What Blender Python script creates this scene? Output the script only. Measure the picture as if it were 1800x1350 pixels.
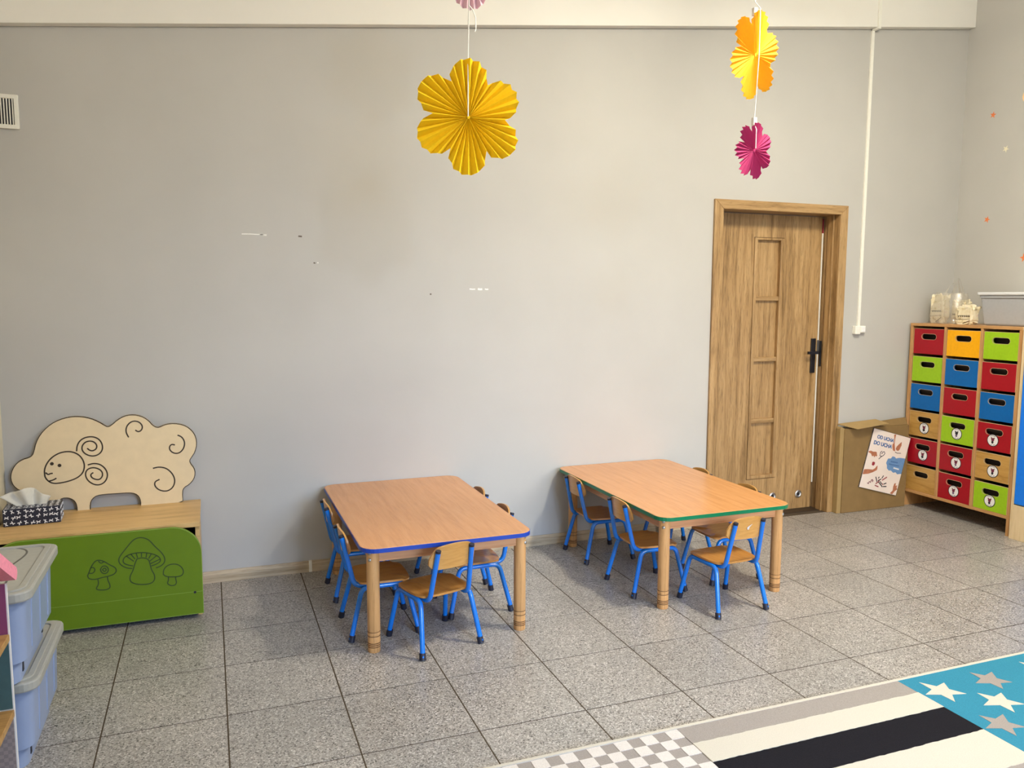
import bpy, bmesh, math, random
from mathutils import Vector, Matrix, noise
random.seed(7)
PI = math.pi
for _o in list(bpy.data.objects):
    bpy.data.objects.remove(_o, do_unlink=True)
SC = bpy.context.scene
COL = SC.collection

# ------------------------------------------------------------------ camera
cam_d = bpy.data.cameras.new('camera')
cam_d.sensor_fit = 'HORIZONTAL'
cam_d.sensor_width = 36.0
cam_d.lens = 1404.066 / 1800.0 * 36.0
cam_d.clip_start = 0.02
cam_d.clip_end = 60
cam = bpy.data.objects.new('camera', cam_d)
COL.objects.link(cam)
_R = Vector((0.935149, -0.354235, 0.003714)); _U = Vector((0.034948, 0.102684, 0.9941)); _F = Vector((0.352526, 0.929502, -0.108404))
_m = Matrix((_R, _U, -_F)).transposed().to_4x4()
_m.translation = Vector((0.38651, -4.27168, 1.46781))
cam.matrix_world = _m
SC.camera = cam

# ------------------------------------------------------------------ view, world, lights
vs = SC.view_settings
vs.view_transform = 'Standard'
vs.look = 'None'
vs.gamma = 1.0
vs.exposure = 0.0
vs.use_curve_mapping = False
world = bpy.data.worlds.new('world')
SC.world = world
world.use_nodes = True
world.node_tree.nodes['Background'].inputs[0].default_value = (0.75, 0.87, 1.0, 1)
world.node_tree.nodes['Background'].inputs[1].default_value = 0.4


def area(name, loc, aim, sx, sy, power, color, spread=PI):
    d = bpy.data.lights.new(name, 'AREA')
    d.shape = 'RECTANGLE'
    d.size, d.size_y = sx, sy
    d.energy = power
    d.color = color
    d.spread = spread
    o = bpy.data.objects.new(name, d)
    COL.objects.link(o)
    o.location = loc
    v = Vector(aim) - Vector(loc)
    o.rotation_euler = v.to_track_quat('-Z', 'Y').to_euler()
    return o


WARM = (1.0, 0.93, 0.757)
COOL = (0.40, 0.62, 1.0)
NEUTRAL = (0.73, 0.82, 1.0)
LAMPS = [((3.15, -2.10, 3.32), 285.0, WARM), ((1.9, -5.2, 3.32), 168.0, NEUTRAL)]     # place, brightness, tint of the opal ceiling lamps
WINDOWS = [((2.2, -6.18, 1.75), 21.0, COOL), ((3.9, -6.18, 1.75), 18.0, (1.0, 0.95, 0.9))]
for (p, w, tint) in WINDOWS:
    area('window_daylight', p, (p[0] - 0.45, -1.8, 0.0), 1.3, 1.3, w, tint, math.radians(56))

# ------------------------------------------------------------------ materials
MATS = {}


def new_mat(name):
    m = bpy.data.materials.new(name)
    m.use_nodes = True
    MATS[name] = m
    nt = m.node_tree
    b = nt.nodes['Principled BSDF']
    return m, nt, b


def ramp(nt, stops):
    r = nt.nodes.new('ShaderNodeValToRGB')
    e = r.color_ramp.elements
    e[0].position, e[0].color = stops[0][0], (*stops[0][1], 1)
    e[1].position, e[1].color = stops[-1][0], (*stops[-1][1], 1)
    for p, c in stops[1:-1]:
        k = e.new(p)
        k.color = (*c, 1)
    return r


def coords(nt, kind='Object', scale=(1, 1, 1)):
    t = nt.nodes.new('ShaderNodeTexCoord')
    mp = nt.nodes.new('ShaderNodeMapping')
    mp.inputs['Scale'].default_value = scale
    if kind == 'World':
        g = nt.nodes.new('ShaderNodeNewGeometry')
        nt.links.new(g.outputs['Position'], mp.inputs['Vector'])
    else:
        nt.links.new(t.outputs[kind], mp.inputs['Vector'])
    return mp


def noise_tex(nt, vec, scale, detail=3, rough=0.5, dist=0.0):
    n = nt.nodes.new('ShaderNodeTexNoise')
    n.inputs['Scale'].default_value = scale
    n.inputs['Detail'].default_value = detail
    n.inputs['Roughness'].default_value = rough
    n.inputs['Distortion'].default_value = dist
    nt.links.new(vec.outputs[0], n.inputs['Vector'])
    return n


def bump(nt, b, src, strength, dist=0.002):
    k = nt.nodes.new('ShaderNodeBump')
    k.inputs['Strength'].default_value = strength
    k.inputs['Distance'].default_value = dist
    nt.links.new(src, k.inputs['Height'])
    nt.links.new(k.outputs[0], b.inputs['Normal'])


def plain(name, col, rough=0.5, spec=0.5, metal=0.0, var=0.05, nscale=60, bmp=0.0, coat=0.0):
    m, nt, b = new_mat(name)
    v = coords(nt)
    n = noise_tex(nt, v, nscale, 3)
    lo = tuple(c * (1 - var) for c in col)
    hi = tuple(min(1, c * (1 + var)) for c in col)
    r = ramp(nt, [(0.3, lo), (0.7, hi)])
    nt.links.new(n.outputs['Fac'], r.inputs[0])
    nt.links.new(r.outputs[0], b.inputs['Base Color'])
    b.inputs['Roughness'].default_value = rough
    b.inputs['Specular IOR Level'].default_value = spec
    b.inputs['Metallic'].default_value = metal
    b.inputs['Coat Weight'].default_value = coat
    b.inputs['Coat Roughness'].default_value = 0.15
    if bmp:
        bump(nt, b, n.outputs['Fac'], bmp)
    return m


def wood(name, dark, mid, light, scale=(30, 2, 30), rough=0.4, coat=0.0, fine=1.0, spec=0.5, pores=0.0):
    """wood grain running along the axis with the small scale"""
    m, nt, b = new_mat(name)
    v = coords(nt, 'Object', scale)
    n1 = noise_tex(nt, v, 1.0, 5, 0.62, 0.6)
    v2 = coords(nt, 'Object', tuple(s * 5 * fine for s in scale))
    n2 = noise_tex(nt, v2, 1.0, 3, 0.6)
    mx = nt.nodes.new('ShaderNodeMath')
    mx.operation = 'MULTIPLY_ADD'
    mx.inputs[1].default_value = 0.35
    nt.links.new(n2.outputs['Fac'], mx.inputs[0])
    nt.links.new(n1.outputs['Fac'], mx.inputs[2])
    r = ramp(nt, [(0.48, dark), (0.66, mid), (0.86, light)])
    nt.links.new(mx.outputs[0], r.inputs[0])
    out = r.outputs[0]
    if pores:
        v3 = coords(nt, 'Object', tuple(s * 9 for s in scale))
        n3 = noise_tex(nt, v3, 1.0, 2, 0.5)
        r3 = ramp(nt, [(0.30, (1 - pores,) * 3), (0.44, (1, 1, 1))])
        nt.links.new(n3.outputs['Fac'], r3.inputs[0])
        mm = nt.nodes.new('ShaderNodeMix')
        mm.data_type = 'RGBA'
        mm.blend_type = 'MULTIPLY'
        mm.inputs[0].default_value = 1.0
        nt.links.new(out, mm.inputs[6])
        nt.links.new(r3.outputs[0], mm.inputs[7])
        out = mm.outputs[2]
    nt.links.new(out, b.inputs['Base Color'])
    b.inputs['Roughness'].default_value = rough
    b.inputs['Specular IOR Level'].default_value = spec
    b.inputs['Coat Weight'].default_value = coat
    b.inputs['Coat Roughness'].default_value = 0.12
    bump(nt, b, n2.outputs['Fac'], 0.06, 0.001)
    return m


def paint(name, col, var=0.03):
    m, nt, b = new_mat(name)
    v = coords(nt, 'World')
    n = noise_tex(nt, v, 2.2, 4, 0.55)
    r = ramp(nt, [(0.3, tuple(c * (1 - var) for c in col)), (0.7, tuple(c * (1 + var) for c in col))])
    nt.links.new(n.outputs['Fac'], r.inputs[0])
    nt.links.new(r.outputs[0], b.inputs['Base Color'])
    n2 = noise_tex(nt, v, 260, 3, 0.6)
    bump(nt, b, n2.outputs['Fac'], 0.10, 0.002)
    b.inputs['Roughness'].default_value = 0.62
    b.inputs['Specular IOR Level'].default_value = 0.3
    return m


def tile_mat():
    m, nt, b = new_mat('granite_tile')
    v = coords(nt, 'World')
    vo = nt.nodes.new('ShaderNodeTexVoronoi')
    vo.inputs['Scale'].default_value = 235
    nt.links.new(v.outputs[0], vo.inputs['Vector'])
    sx = nt.nodes.new('ShaderNodeSeparateColor')
    nt.links.new(vo.outputs['Color'], sx.inputs[0])
    n = sx
    r = ramp(nt, [(0.02, (0.05, 0.045, 0.04)), (0.14, (0.20, 0.185, 0.168)), (0.35, (0.305, 0.284, 0.26)), (0.78, (0.36, 0.338, 0.312)), (0.97, (0.60, 0.578, 0.548))])
    nt.links.new(sx.outputs[0], r.inputs[0])
    big = noise_tex(nt, v, 3.0, 3, 0.5)
    rb = ramp(nt, [(0.3, (0.9, 0.9, 0.9)), (0.7, (1.06, 1.05, 1.04))])
    nt.links.new(big.outputs['Fac'], rb.inputs[0])
    oi = nt.nodes.new('ShaderNodeObjectInfo')
    ro = ramp(nt, [(0.0, (0.93, 0.93, 0.93)), (1.0, (1.05, 1.04, 1.03))])
    nt.links.new(oi.outputs['Random'], ro.inputs[0])
    prev = r.outputs[0]
    for s in (rb, ro):
        mm = nt.nodes.new('ShaderNodeMix')
        mm.data_type = 'RGBA'
        mm.blend_type = 'MULTIPLY'
        mm.inputs[0].default_value = 1.0
        nt.links.new(prev, mm.inputs[6])
        nt.links.new(s.outputs[0], mm.inputs[7])
        prev = mm.outputs[2]
    nt.links.new(prev, b.inputs['Base Color'])
    b.inputs['Roughness'].default_value = 0.33
    b.inputs['Specular IOR Level'].default_value = 0.6
    bump(nt, b, sx.outputs[0], 0.05, 0.0008)
    return m


def paper(name, col, trans=0.35):
    m, nt, b = new_mat(name)
    v = coords(nt)
    n = noise_tex(nt, v, 90, 3)
    r = ramp(nt, [(0.3, tuple(c * 0.95 for c in col)), (0.7, col)])
    nt.links.new(n.outputs['Fac'], r.inputs[0])
    nt.links.new(r.outputs[0], b.inputs['Base Color'])
    b.inputs['Roughness'].default_value = 0.75
    b.inputs['Specular IOR Level'].default_value = 0.2
    t = nt.nodes.new('ShaderNodeBsdfTranslucent')
    nt.links.new(r.outputs[0], t.inputs['Color'])
    mx = nt.nodes.new('ShaderNodeMixShader')
    mx.inputs[0].default_value = trans
    nt.links.new(b.outputs[0], mx.inputs[1])
    nt.links.new(t.outputs[0], mx.inputs[2])
    nt.links.new(mx.outputs[0], nt.nodes['Material Output'].inputs['Surface'])
    return m


def rug_mat(name, col, var=0.14):
    m, nt, b = new_mat(name)
    v = coords(nt, 'World')
    n = noise_tex(nt, v, 330, 2, 0.6)
    r = ramp(nt, [(0.3, tuple(c * (1 - var) for c in col)), (0.7, tuple(min(1, c * (1 + var)) for c in col))])
    nt.links.new(n.outputs['Fac'], r.inputs[0])
    nt.links.new(r.outputs[0], b.inputs['Base Color'])
    b.inputs['Roughness'].default_value = 0.95
    b.inputs['Specular IOR Level'].default_value = 0.1
    bump(nt, b, n.outputs['Fac'], 0.4, 0.003)
    return m


M_WALL = paint('grey_wall_paint', (0.49, 0.475, 0.445))
M_WALL_L = paint('cream_wall_paint', (0.76, 0.69, 0.52))
M_WHITE_WALL = paint('white_paint', (0.80, 0.775, 0.72), 0.02)
M_TILE = tile_mat()
M_GROUT = plain('grout', (0.085, 0.064, 0.045), 0.9, 0.1, nscale=80)
M_OAKX = wood('oak_across', (0.201, 0.112, 0.039), (0.369, 0.222, 0.092), (0.479, 0.307, 0.139), (2, 40, 40), 0.45, pores=0.35)
M_OAK = wood('oak_upright', (0.201, 0.112, 0.039), (0.369, 0.222, 0.092), (0.479, 0.307, 0.139), (26, 26, 1.7), 0.45, pores=0.4)
M_OAKB = wood('oak_baseboard', (0.30, 0.22, 0.13), (0.47, 0.37, 0.24), (0.56, 0.46, 0.32), (2, 40, 60), 0.5, pores=0.25)
M_TOP = wood('beech_laminate', (0.530, 0.237, 0.085), (0.599, 0.279, 0.101), (0.647, 0.312, 0.117), (48, 3.4, 48), 0.26, fine=1.5)
M_BEECH_X = wood('beech_apron', (0.400, 0.184, 0.080), (0.540, 0.267, 0.120), (0.600, 0.317, 0.152), (3, 40, 50), 0.4)
M_BEECH_Y = wood('beech_apron_side', (0.400, 0.184, 0.080), (0.540, 0.267, 0.120), (0.600, 0.317, 0.152), (40, 3, 50), 0.4)
M_LEG = wood('beech_leg', (0.450, 0.225, 0.080), (0.600, 0.322, 0.122), (0.660, 0.368, 0.152), (60, 60, 4), 0.38)
M_LEGDK = plain('groove_shade', (0.16, 0.075, 0.03), 0.6)  # painted shade for the turned grooves of the table legs
M_PLY = wood('chair_plywood', (0.399, 0.172, 0.036), (0.484, 0.220, 0.050), (0.541, 0.260, 0.066), (60, 6, 60), 0.3, coat=0.25)
M_PLY_X = wood('chair_back_plywood', (0.465, 0.218, 0.050), (0.541, 0.269, 0.066), (0.598, 0.311, 0.086), (6, 60, 60), 0.3, coat=0.25)
M_BLUE = plain('blue_enamel', (0.0, 0.165, 0.66), 0.25, 0.5, var=0.03, coat=0.5)
M_BLACKP = plain('dark_plastic', (0.012, 0.014, 0.03), 0.45)
M_EDGE_B = plain('blue_edge_band', (0.008, 0.05, 0.36), 0.35)
M_EDGE_G = plain('green_edge_band', (0.0, 0.16, 0.065), 0.35)
M_CHROME = plain('bolt_metal', (0.50, 0.50, 0.49), 0.42, 0.5, 1.0, var=0.02)
M_BLACK = plain('black_metal', (0.008, 0.008, 0.012), 0.4)
M_WHITEP = plain('white_plastic', (0.84, 0.82, 0.74), 0.35, var=0.02)
M_GREEN = plain('green_panel', (0.125, 0.208, 0.008), 0.42, 0.3, var=0.03, nscale=12)
M_GREEN_L = plain('green_panel_edge', (0.22, 0.34, 0.05), 0.5)
M_GROOVE_G = plain('green_groove', (0.028, 0.058, 0.006), 0.6)
M_SHEEP = plain('cream_board', (0.768, 0.616, 0.386), 0.5, 0.35, var=0.03, nscale=20)
M_GROOVE = plain('brown_groove', (0.035, 0.020, 0.010), 0.6)
M_BENCH = wood('bench_board', (0.493, 0.297, 0.109), (0.627, 0.398, 0.157), (0.694, 0.456, 0.195), (3, 30, 30), 0.4)
M_DARK = plain('dark_interior', (0.02, 0.02, 0.03), 0.8)
M_CARD = plain('cardboard', (0.238, 0.152, 0.063), 0.85, 0.15, var=0.06, nscale=14)
M_CARD2 = plain('cardboard_flap', (0.368, 0.251, 0.109), 0.85, 0.15, var=0.06, nscale=14)
M_CAB = wood('cabinet_beech', (0.399, 0.194, 0.066), (0.513, 0.273, 0.105), (0.570, 0.317, 0.133), (50, 50, 3), 0.4)
M_CABH = wood('cabinet_beech_rail', (0.399, 0.194, 0.066), (0.513, 0.273, 0.105), (0.570, 0.317, 0.133), (50, 3, 50), 0.4)
M_BIRCH = wood('birch_board', (0.60, 0.44, 0.24), (0.70, 0.54, 0.32), (0.76, 0.60, 0.38), (40, 40, 3), 0.45)
M_PLYEDGE = plain('drawer_edge', (0.62, 0.47, 0.28), 0.6)
M_DRED = plain('drawer_red', (0.36, 0.006, 0.016), 0.36, 0.3, coat=0.06, var=0.04)
M_DGREEN = plain('drawer_green', (0.32, 0.55, 0.015), 0.36, 0.3, coat=0.06, var=0.04)
M_DBLUE = plain('drawer_blue', (0.0, 0.122, 0.42), 0.36, 0.3, coat=0.06, var=0.04)
M_DYELLOW = plain('drawer_yellow', (0.90, 0.42, 0.003), 0.36, 0.3, coat=0.06, var=0.04)
M_DWOOD = wood('drawer_wood', (0.40, 0.21, 0.045), (0.52, 0.29, 0.075), (0.58, 0.34, 0.10), (30, 4, 30), 0.36, coat=0.06)
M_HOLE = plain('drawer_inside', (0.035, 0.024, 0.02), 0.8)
M_STICKER = plain('sticker_white', (0.85, 0.84, 0.84), 0.4, var=0.01)
M_INK = plain('ink_black', (0.012, 0.012, 0.02), 0.6)
M_INK_R = plain('ink_maroon', (0.16, 0.02, 0.05), 0.6)
M_INK_P = plain('ink_violet', (0.18, 0.12, 0.22), 0.6)
M_DOORBLUE = plain('cabinet_blue_door', (0.0, 0.19, 0.85), 0.3, coat=0.2)
M_GREYBOX = plain('grey_tub', (0.40, 0.41, 0.43), 0.45, var=0.03)
M_GREYLID = plain('grey_tub_lid', (0.70, 0.71, 0.73), 0.35, var=0.02)
M_BINBLUE = plain('bin_blue', (0.27, 0.34, 0.52), 0.35, 0.4, var=0.04, nscale=8)
M_BINLID = plain('bin_lid_grey', (0.36, 0.36, 0.33), 0.45, 0.4, var=0.04)
M_YEL = paper('yellow_paper', (1.0, 0.68, 0.015), 0.15)
M_ORA = paper('amber_paper', (1.0, 0.60, 0.035), 0.35)
M_PINK = paper('pink_paper', (0.95, 0.70, 0.78))
M_MAG = paper('magenta_paper', (0.58, 0.055, 0.20))
M_STRING = plain('white_string', (0.88, 0.86, 0.80), 0.8)
M_TISSUE = paper('tissue_paper', (0.88, 0.85, 0.76), 0.3)
M_RUG_W = rug_mat('rug_cream', (0.543, 0.500, 0.421), 0.07)
M_RUG_K = rug_mat('rug_black', (0.011, 0.010, 0.013), 0.2)
M_RUG_G = rug_mat('rug_grey', (0.30, 0.265, 0.24), 0.12)
M_RUG_L = rug_mat('rug_light_grey', (0.62, 0.57, 0.53), 0.1)
M_RUG_T = rug_mat('rug_teal', (0.035, 0.205, 0.30), 0.12)
M_ORSTAR = plain('orange_sticker', (0.75, 0.20, 0.06), 0.6)
M_YSTAR = plain('cream_sticker', (0.78, 0.72, 0.52), 0.6)
M_MOON = plain('peach_sticker', (0.86, 0.58, 0.30), 0.6)
M_POSTER = plain('poster_paper', (0.82, 0.72, 0.65), 0.4, var=0.05, nscale=5)
M_SKIN = plain('print_skin', (0.42, 0.16, 0.085), 0.5, var=0.15, nscale=30)
M_PBLUE = plain('print_blue', (0.055, 0.14, 0.34), 0.5)
M_CLOUD = plain('print_cloud', (0.14, 0.28, 0.52), 0.5)
M_PWHITE = plain('print_white', (0.9, 0.88, 0.85), 0.5)
M_PRED = plain('print_red', (0.28, 0.02, 0.035), 0.5)
M_SAND = plain('print_sand', (0.72, 0.50, 0.30), 0.5)
M_CHIP = plain('paint_chip', (0.9, 0.88, 0.83), 0.8)
M_SCUFF = plain('scuff_dark', (0.14, 0.11, 0.09), 0.8)
def glow(name, strength, tint):
    m, nt, b = new_mat(name)
    b.inputs['Base Color'].default_value = (0.9, 0.88, 0.82, 1)
    b.inputs['Emission Color'].default_value = (*tint, 1)
    b.inputs['Emission Strength'].default_value = strength
    return m


# ---- outlines measured on the bench and the poster (metres)
SHEEP = [(0.2365, 0.4317), (0.2369, 0.4974), (0.2446, 0.5161), (0.2696, 0.5295), (0.2917, 0.5547), (0.2999, 0.585), (0.2952, 0.6124), (0.2792, 0.6366), (0.2756, 0.6523), (0.2853, 0.667), (0.3024, 0.6927), (0.3122, 0.7304), (0.3087, 0.769), (0.2937, 0.8004), (0.2667, 0.8263), (0.2325, 0.8402), (0.1913, 0.8439), (0.1637, 0.8379), (0.1428, 0.8277), (0.1292, 0.8284), (0.1128, 0.8406), (0.1, 0.86), (0.0773, 0.8798), (0.0477, 0.8924), (0.0179, 0.8961), (-0.0122, 0.8902), (-0.0427, 0.8725), (-0.0667, 0.8502), (-0.0821, 0.8415), (-0.0961, 0.8503), (-0.1212, 0.8692), (-0.1527, 0.8862), (-0.1907, 0.8969), (-0.2288, 0.8995), (-0.267, 0.8934), (-0.3055, 0.8788), (-0.3379, 0.8561), (-0.3676, 0.8233), (-0.3882, 0.785), (-0.3983, 0.7461), (-0.4056, 0.725), (-0.4197, 0.7152), (-0.4446, 0.709), (-0.4699, 0.6936), (-0.4897, 0.6663), (-0.5002, 0.6313), (-0.4966, 0.5987), (-0.4827, 0.5738), (-0.4591, 0.556), (-0.4411, 0.5472), (-0.4147, 0.5195), (-0.4039, 0.4894), (-0.404, 0.4287), (-0.3209, 0.4296), (-0.3188, 0.4707), (-0.3129, 0.4886), (-0.2994, 0.5043), (-0.28, 0.5092), (-0.258, 0.5036), (-0.2414, 0.4896), (-0.2341, 0.4667), (-0.234, 0.4295), (-0.1763, 0.4308), (-0.1744, 0.4725), (-0.1649, 0.494), (-0.1446, 0.5086), (-0.1052, 0.5112), (-0.0523, 0.5105), (-0.0057, 0.5103), (0.0209, 0.5042), (0.0371, 0.4877), (0.0429, 0.4644), (0.0435, 0.4323)]
SHEEP_LINES = {'head': [(-0.3592, 0.6277), (-0.3599, 0.6495), (-0.3503, 0.6778), (-0.3301, 0.7054), (-0.3008, 0.7252), (-0.2688, 0.7333), (-0.2372, 0.7298), (-0.2093, 0.7118), (-0.1934, 0.6813), (-0.191, 0.6517), (-0.2008, 0.6229), (-0.2243, 0.6026), (-0.2569, 0.5905), (-0.2954, 0.5833), (-0.327, 0.5829), (-0.3482, 0.5977), (-0.3585, 0.6167), (-0.3592, 0.6277)], 'nose': [(-0.3555, 0.6383), (-0.3448, 0.6266), (-0.337, 0.6318), (-0.3257, 0.6324)], 'mouth': [(-0.3452, 0.596), (-0.3261, 0.5996), (-0.3118, 0.608)], 'sp1': [(-0.2212, 0.7309), (-0.2178, 0.7599), (-0.2025, 0.7846), (-0.1762, 0.7976), (-0.144, 0.7972), (-0.1189, 0.7795), (-0.1086, 0.7494), (-0.1137, 0.7238), (-0.1321, 0.7066), (-0.1582, 0.7025), (-0.1835, 0.7137), (-0.198, 0.733), (-0.1976, 0.755), (-0.1839, 0.7725), (-0.1643, 0.7779), (-0.1452, 0.7723), (-0.1331, 0.7546), (-0.1372, 0.7364), (-0.1538, 0.728), (-0.1665, 0.7325), (-0.1757, 0.7426)], 'sp2': [(-0.1776, 0.6618), (-0.1501, 0.6687), (-0.1212, 0.66), (-0.0995, 0.6339), (-0.0937, 0.6037), (-0.1055, 0.5748), (-0.1291, 0.5603), (-0.1551, 0.5638), (-0.18, 0.5844), (-0.1904, 0.6111), (-0.1853, 0.6365), (-0.164, 0.6483), (-0.1383, 0.6442), (-0.1181, 0.6278), (-0.1153, 0.6053), (-0.1279, 0.5877), (-0.1442, 0.5875), (-0.1632, 0.5979), (-0.1682, 0.6146), (-0.1555, 0.6232)], 'ca': [(0.005, 0.7847), (-0.0058, 0.8098), (-0.0034, 0.8357), (0.0128, 0.8571), (0.0331, 0.8642), (0.0562, 0.857), (0.0694, 0.8354), (0.0625, 0.8149), (0.0475, 0.809), (0.0358, 0.8187)], 'cb': [(0.2234, 0.7831), (0.2438, 0.7728), (0.256, 0.7454), (0.25, 0.7153), (0.2304, 0.6929), (0.206, 0.6914), (0.186, 0.708), (0.184, 0.7271), (0.1941, 0.7393), (0.2098, 0.7346)], 'cc': [(0.1059, 0.6247), (0.1348, 0.6302), (0.1687, 0.6201), (0.1951, 0.5891), (0.2042, 0.5539), (0.1925, 0.5204), (0.1641, 0.5035), (0.13, 0.5125), (0.1104, 0.5347), (0.1113, 0.5575), (0.1336, 0.5672)]}
SHEEP_EYES = [(-0.3271, 0.6784), (-0.2961, 0.6681)]
MUSHROOMS = {'big': [[(0.0325, 0.2659), (0.0113, 0.2699), (-0.0123, 0.2865), (-0.0206, 0.3048), (-0.0167, 0.3251), (0.009, 0.3568), (0.0348, 0.3886), (0.0537, 0.4018), (0.0783, 0.4027), (0.1055, 0.3894), (0.126, 0.3579), (0.1528, 0.3269), (0.1662, 0.3008), (0.1653, 0.2797), (0.1502, 0.2639), (0.1281, 0.2573)], [(0.0361, 0.2774), (0.009, 0.2861), (-0.0044, 0.2995), (0.0013, 0.3196), (0.0263, 0.3327), (0.0724, 0.3359), (0.1183, 0.3238), (0.1457, 0.3052), (0.1492, 0.2851), (0.1287, 0.2734), (0.1098, 0.2686)], [(0.0527, 0.3068), (0.0425, 0.2836), (0.0352, 0.2565), (0.0206, 0.2304), (0.0219, 0.2058), (0.0447, 0.1924), (0.0754, 0.1864), (0.1065, 0.1881), (0.1208, 0.2026), (0.1218, 0.225), (0.1091, 0.2512), (0.1042, 0.2833), (0.0988, 0.3015), (0.0744, 0.3113), (0.0527, 0.3068)], [(0.0723, 0.3345), (0.0715, 0.3137)], [(0.0508, 0.3341), (0.056, 0.3113)], [(0.0293, 0.3324), (0.0454, 0.3076)], [(0.0107, 0.3255), (0.04, 0.2978)], [(0.0938, 0.3307), (0.0898, 0.3095)], [(0.1121, 0.3245), (0.1001, 0.3034)], [(0.1335, 0.3136), (0.1046, 0.2917)], [(0.1472, 0.2959), (0.1072, 0.2795)]], 'left': [[(-0.1445, 0.2542), (-0.1391, 0.2672), (-0.1257, 0.2999), (-0.11, 0.3186), (-0.0951, 0.319), (-0.0775, 0.3114), (-0.0544, 0.2915), (-0.0339, 0.2787), (-0.0304, 0.261), (-0.0413, 0.2484), (-0.0627, 0.2421), (-0.0868, 0.2402), (-0.117, 0.2336), (-0.1404, 0.2399), (-0.1445, 0.2542)], [(-0.105, 0.2335), (-0.1031, 0.2112), (-0.1147, 0.1933), (-0.1073, 0.1854), (-0.0775, 0.1816), (-0.0591, 0.1882), (-0.0595, 0.2056), (-0.0665, 0.2238), (-0.0675, 0.2413)], [(-0.0935, 0.2755), (-0.0882, 0.2879), (-0.0766, 0.292), (-0.0655, 0.2852), (-0.0613, 0.2716), (-0.0667, 0.2591), (-0.0783, 0.255), (-0.0894, 0.2619), (-0.0935, 0.2755)], [(-0.0858, 0.2745), (-0.077, 0.2831), (-0.0691, 0.2725), (-0.0779, 0.2639), (-0.0858, 0.2745)], [(-0.1321, 0.289), (-0.1173, 0.2886), (-0.1138, 0.2745), (-0.1245, 0.262), (-0.138, 0.265)], [(-0.1, 0.3154), (-0.0899, 0.3026), (-0.0776, 0.3101)]], 'right': [[(0.1568, 0.2242), (0.1589, 0.2452), (0.1721, 0.2613), (0.1945, 0.2679), (0.2197, 0.2628), (0.238, 0.2428), (0.2417, 0.221), (0.2302, 0.206), (0.1953, 0.2068), (0.1671, 0.2124), (0.1568, 0.2242)], [(0.1777, 0.2097), (0.177, 0.1934), (0.1708, 0.18), (0.1842, 0.1676), (0.2033, 0.1673), (0.2107, 0.1785), (0.2075, 0.1932), (0.2067, 0.2075)]]}
PANEL_HOLE = [(0.2858, 0.1241)]
PANEL_SEAM = [(-0.252, 0.1354), (0.3125, 0.1206)]
POSTER = {'arm1': [(0.211, 0.001), (0.211, 0.034), (0.218, 0.069), (0.227, 0.088), (0.24, 0.118), (0.229, 0.118), (0.221, 0.118), (0.212, 0.107), (0.204, 0.092), (0.201, 0.076), (0.21, 0.062), (0.202, 0.031), (0.192, 0.009)], 'arm2': [(0.278, 0.044), (0.258, 0.065), (0.243, 0.085), (0.24, 0.101), (0.252, 0.111), (0.268, 0.11), (0.277, 0.098), (0.281, 0.077), (0.284, 0.068)], 'hand1': [(0.003, 0.165), (0.024, 0.157), (0.047, 0.16), (0.072, 0.155), (0.082, 0.162), (0.082, 0.17), (0.09, 0.176), (0.086, 0.187), (0.074, 0.184), (0.07, 0.196), (0.058, 0.186), (0.047, 0.193), (0.031, 0.176), (0.008, 0.172)], 'arm3': [(0.004, 0.323), (0.007, 0.292), (0.042, 0.285), (0.083, 0.281), (0.1, 0.268), (0.11, 0.25), (0.117, 0.246), (0.121, 0.268), (0.119, 0.278), (0.089, 0.298), (0.052, 0.316), (0.006, 0.328)], 'arm4': [(0.291, 0.413), (0.31, 0.389), (0.306, 0.361), (0.309, 0.339), (0.321, 0.333), (0.325, 0.353), (0.339, 0.346), (0.339, 0.363), (0.349, 0.374), (0.332, 0.389), (0.314, 0.417)], 'cloud': [(0.305, 0.154), (0.285, 0.158), (0.265, 0.166), (0.251, 0.157), (0.229, 0.157), (0.219, 0.175), (0.194, 0.18), (0.189, 0.198), (0.187, 0.214), (0.2, 0.228), (0.206, 0.248), (0.227, 0.26), (0.247, 0.256), (0.273, 0.268), (0.293, 0.26), (0.313, 0.271), (0.333, 0.265)], 'lips': [(0.064, 0.25), (0.063, 0.23), (0.072, 0.226), (0.086, 0.228), (0.088, 0.242), (0.079, 0.254)], 'heart': [(0.123, 0.141), (0.113, 0.151), (0.114, 0.176), (0.133, 0.176)], 'heart2': [(0.112, 0.2), (0.128, 0.179), (0.146, 0.167), (0.154, 0.151), (0.145, 0.141), (0.133, 0.145), (0.127, 0.161)], 'curve': [(0.242, 0.124), (0.263, 0.128), (0.297, 0.122)], 'p': [[(0.127, 0.324), (0.149, 0.357)], [(0.141, 0.372), (0.169, 0.345)], [(0.154, 0.331), (0.157, 0.318)], [(0.184, 0.325), (0.193, 0.303)], [(0.191, 0.337), (0.227, 0.307)], [(0.162, 0.354), (0.209, 0.382)], [(0.176, 0.348), (0.197, 0.364)], [(0.137, 0.383), (0.173, 0.387)], [(0.213, 0.378), (0.244, 0.372)], [(0.213, 0.361), (0.236, 0.349)], [(0.201, 0.359), (0.209, 0.366)], [(0.18, 0.33), (0.154, 0.347)]], 'sq': [[(0.065, 0.378), (0.077, 0.382), (0.08, 0.365), (0.092, 0.371), (0.093, 0.359)], [(0.093, 0.357), (0.101, 0.349), (0.111, 0.355), (0.106, 0.364)]], 't1': [(0.052, 0.036), (0.167, 0.039)], 't2': [(0.03, 0.079), (0.176, 0.082)], 'ct': [[(0.226, 0.195), (0.291, 0.192)], [(0.214, 0.215), (0.309, 0.213)], [(0.264, 0.234), (0.317, 0.235)]]}

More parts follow.
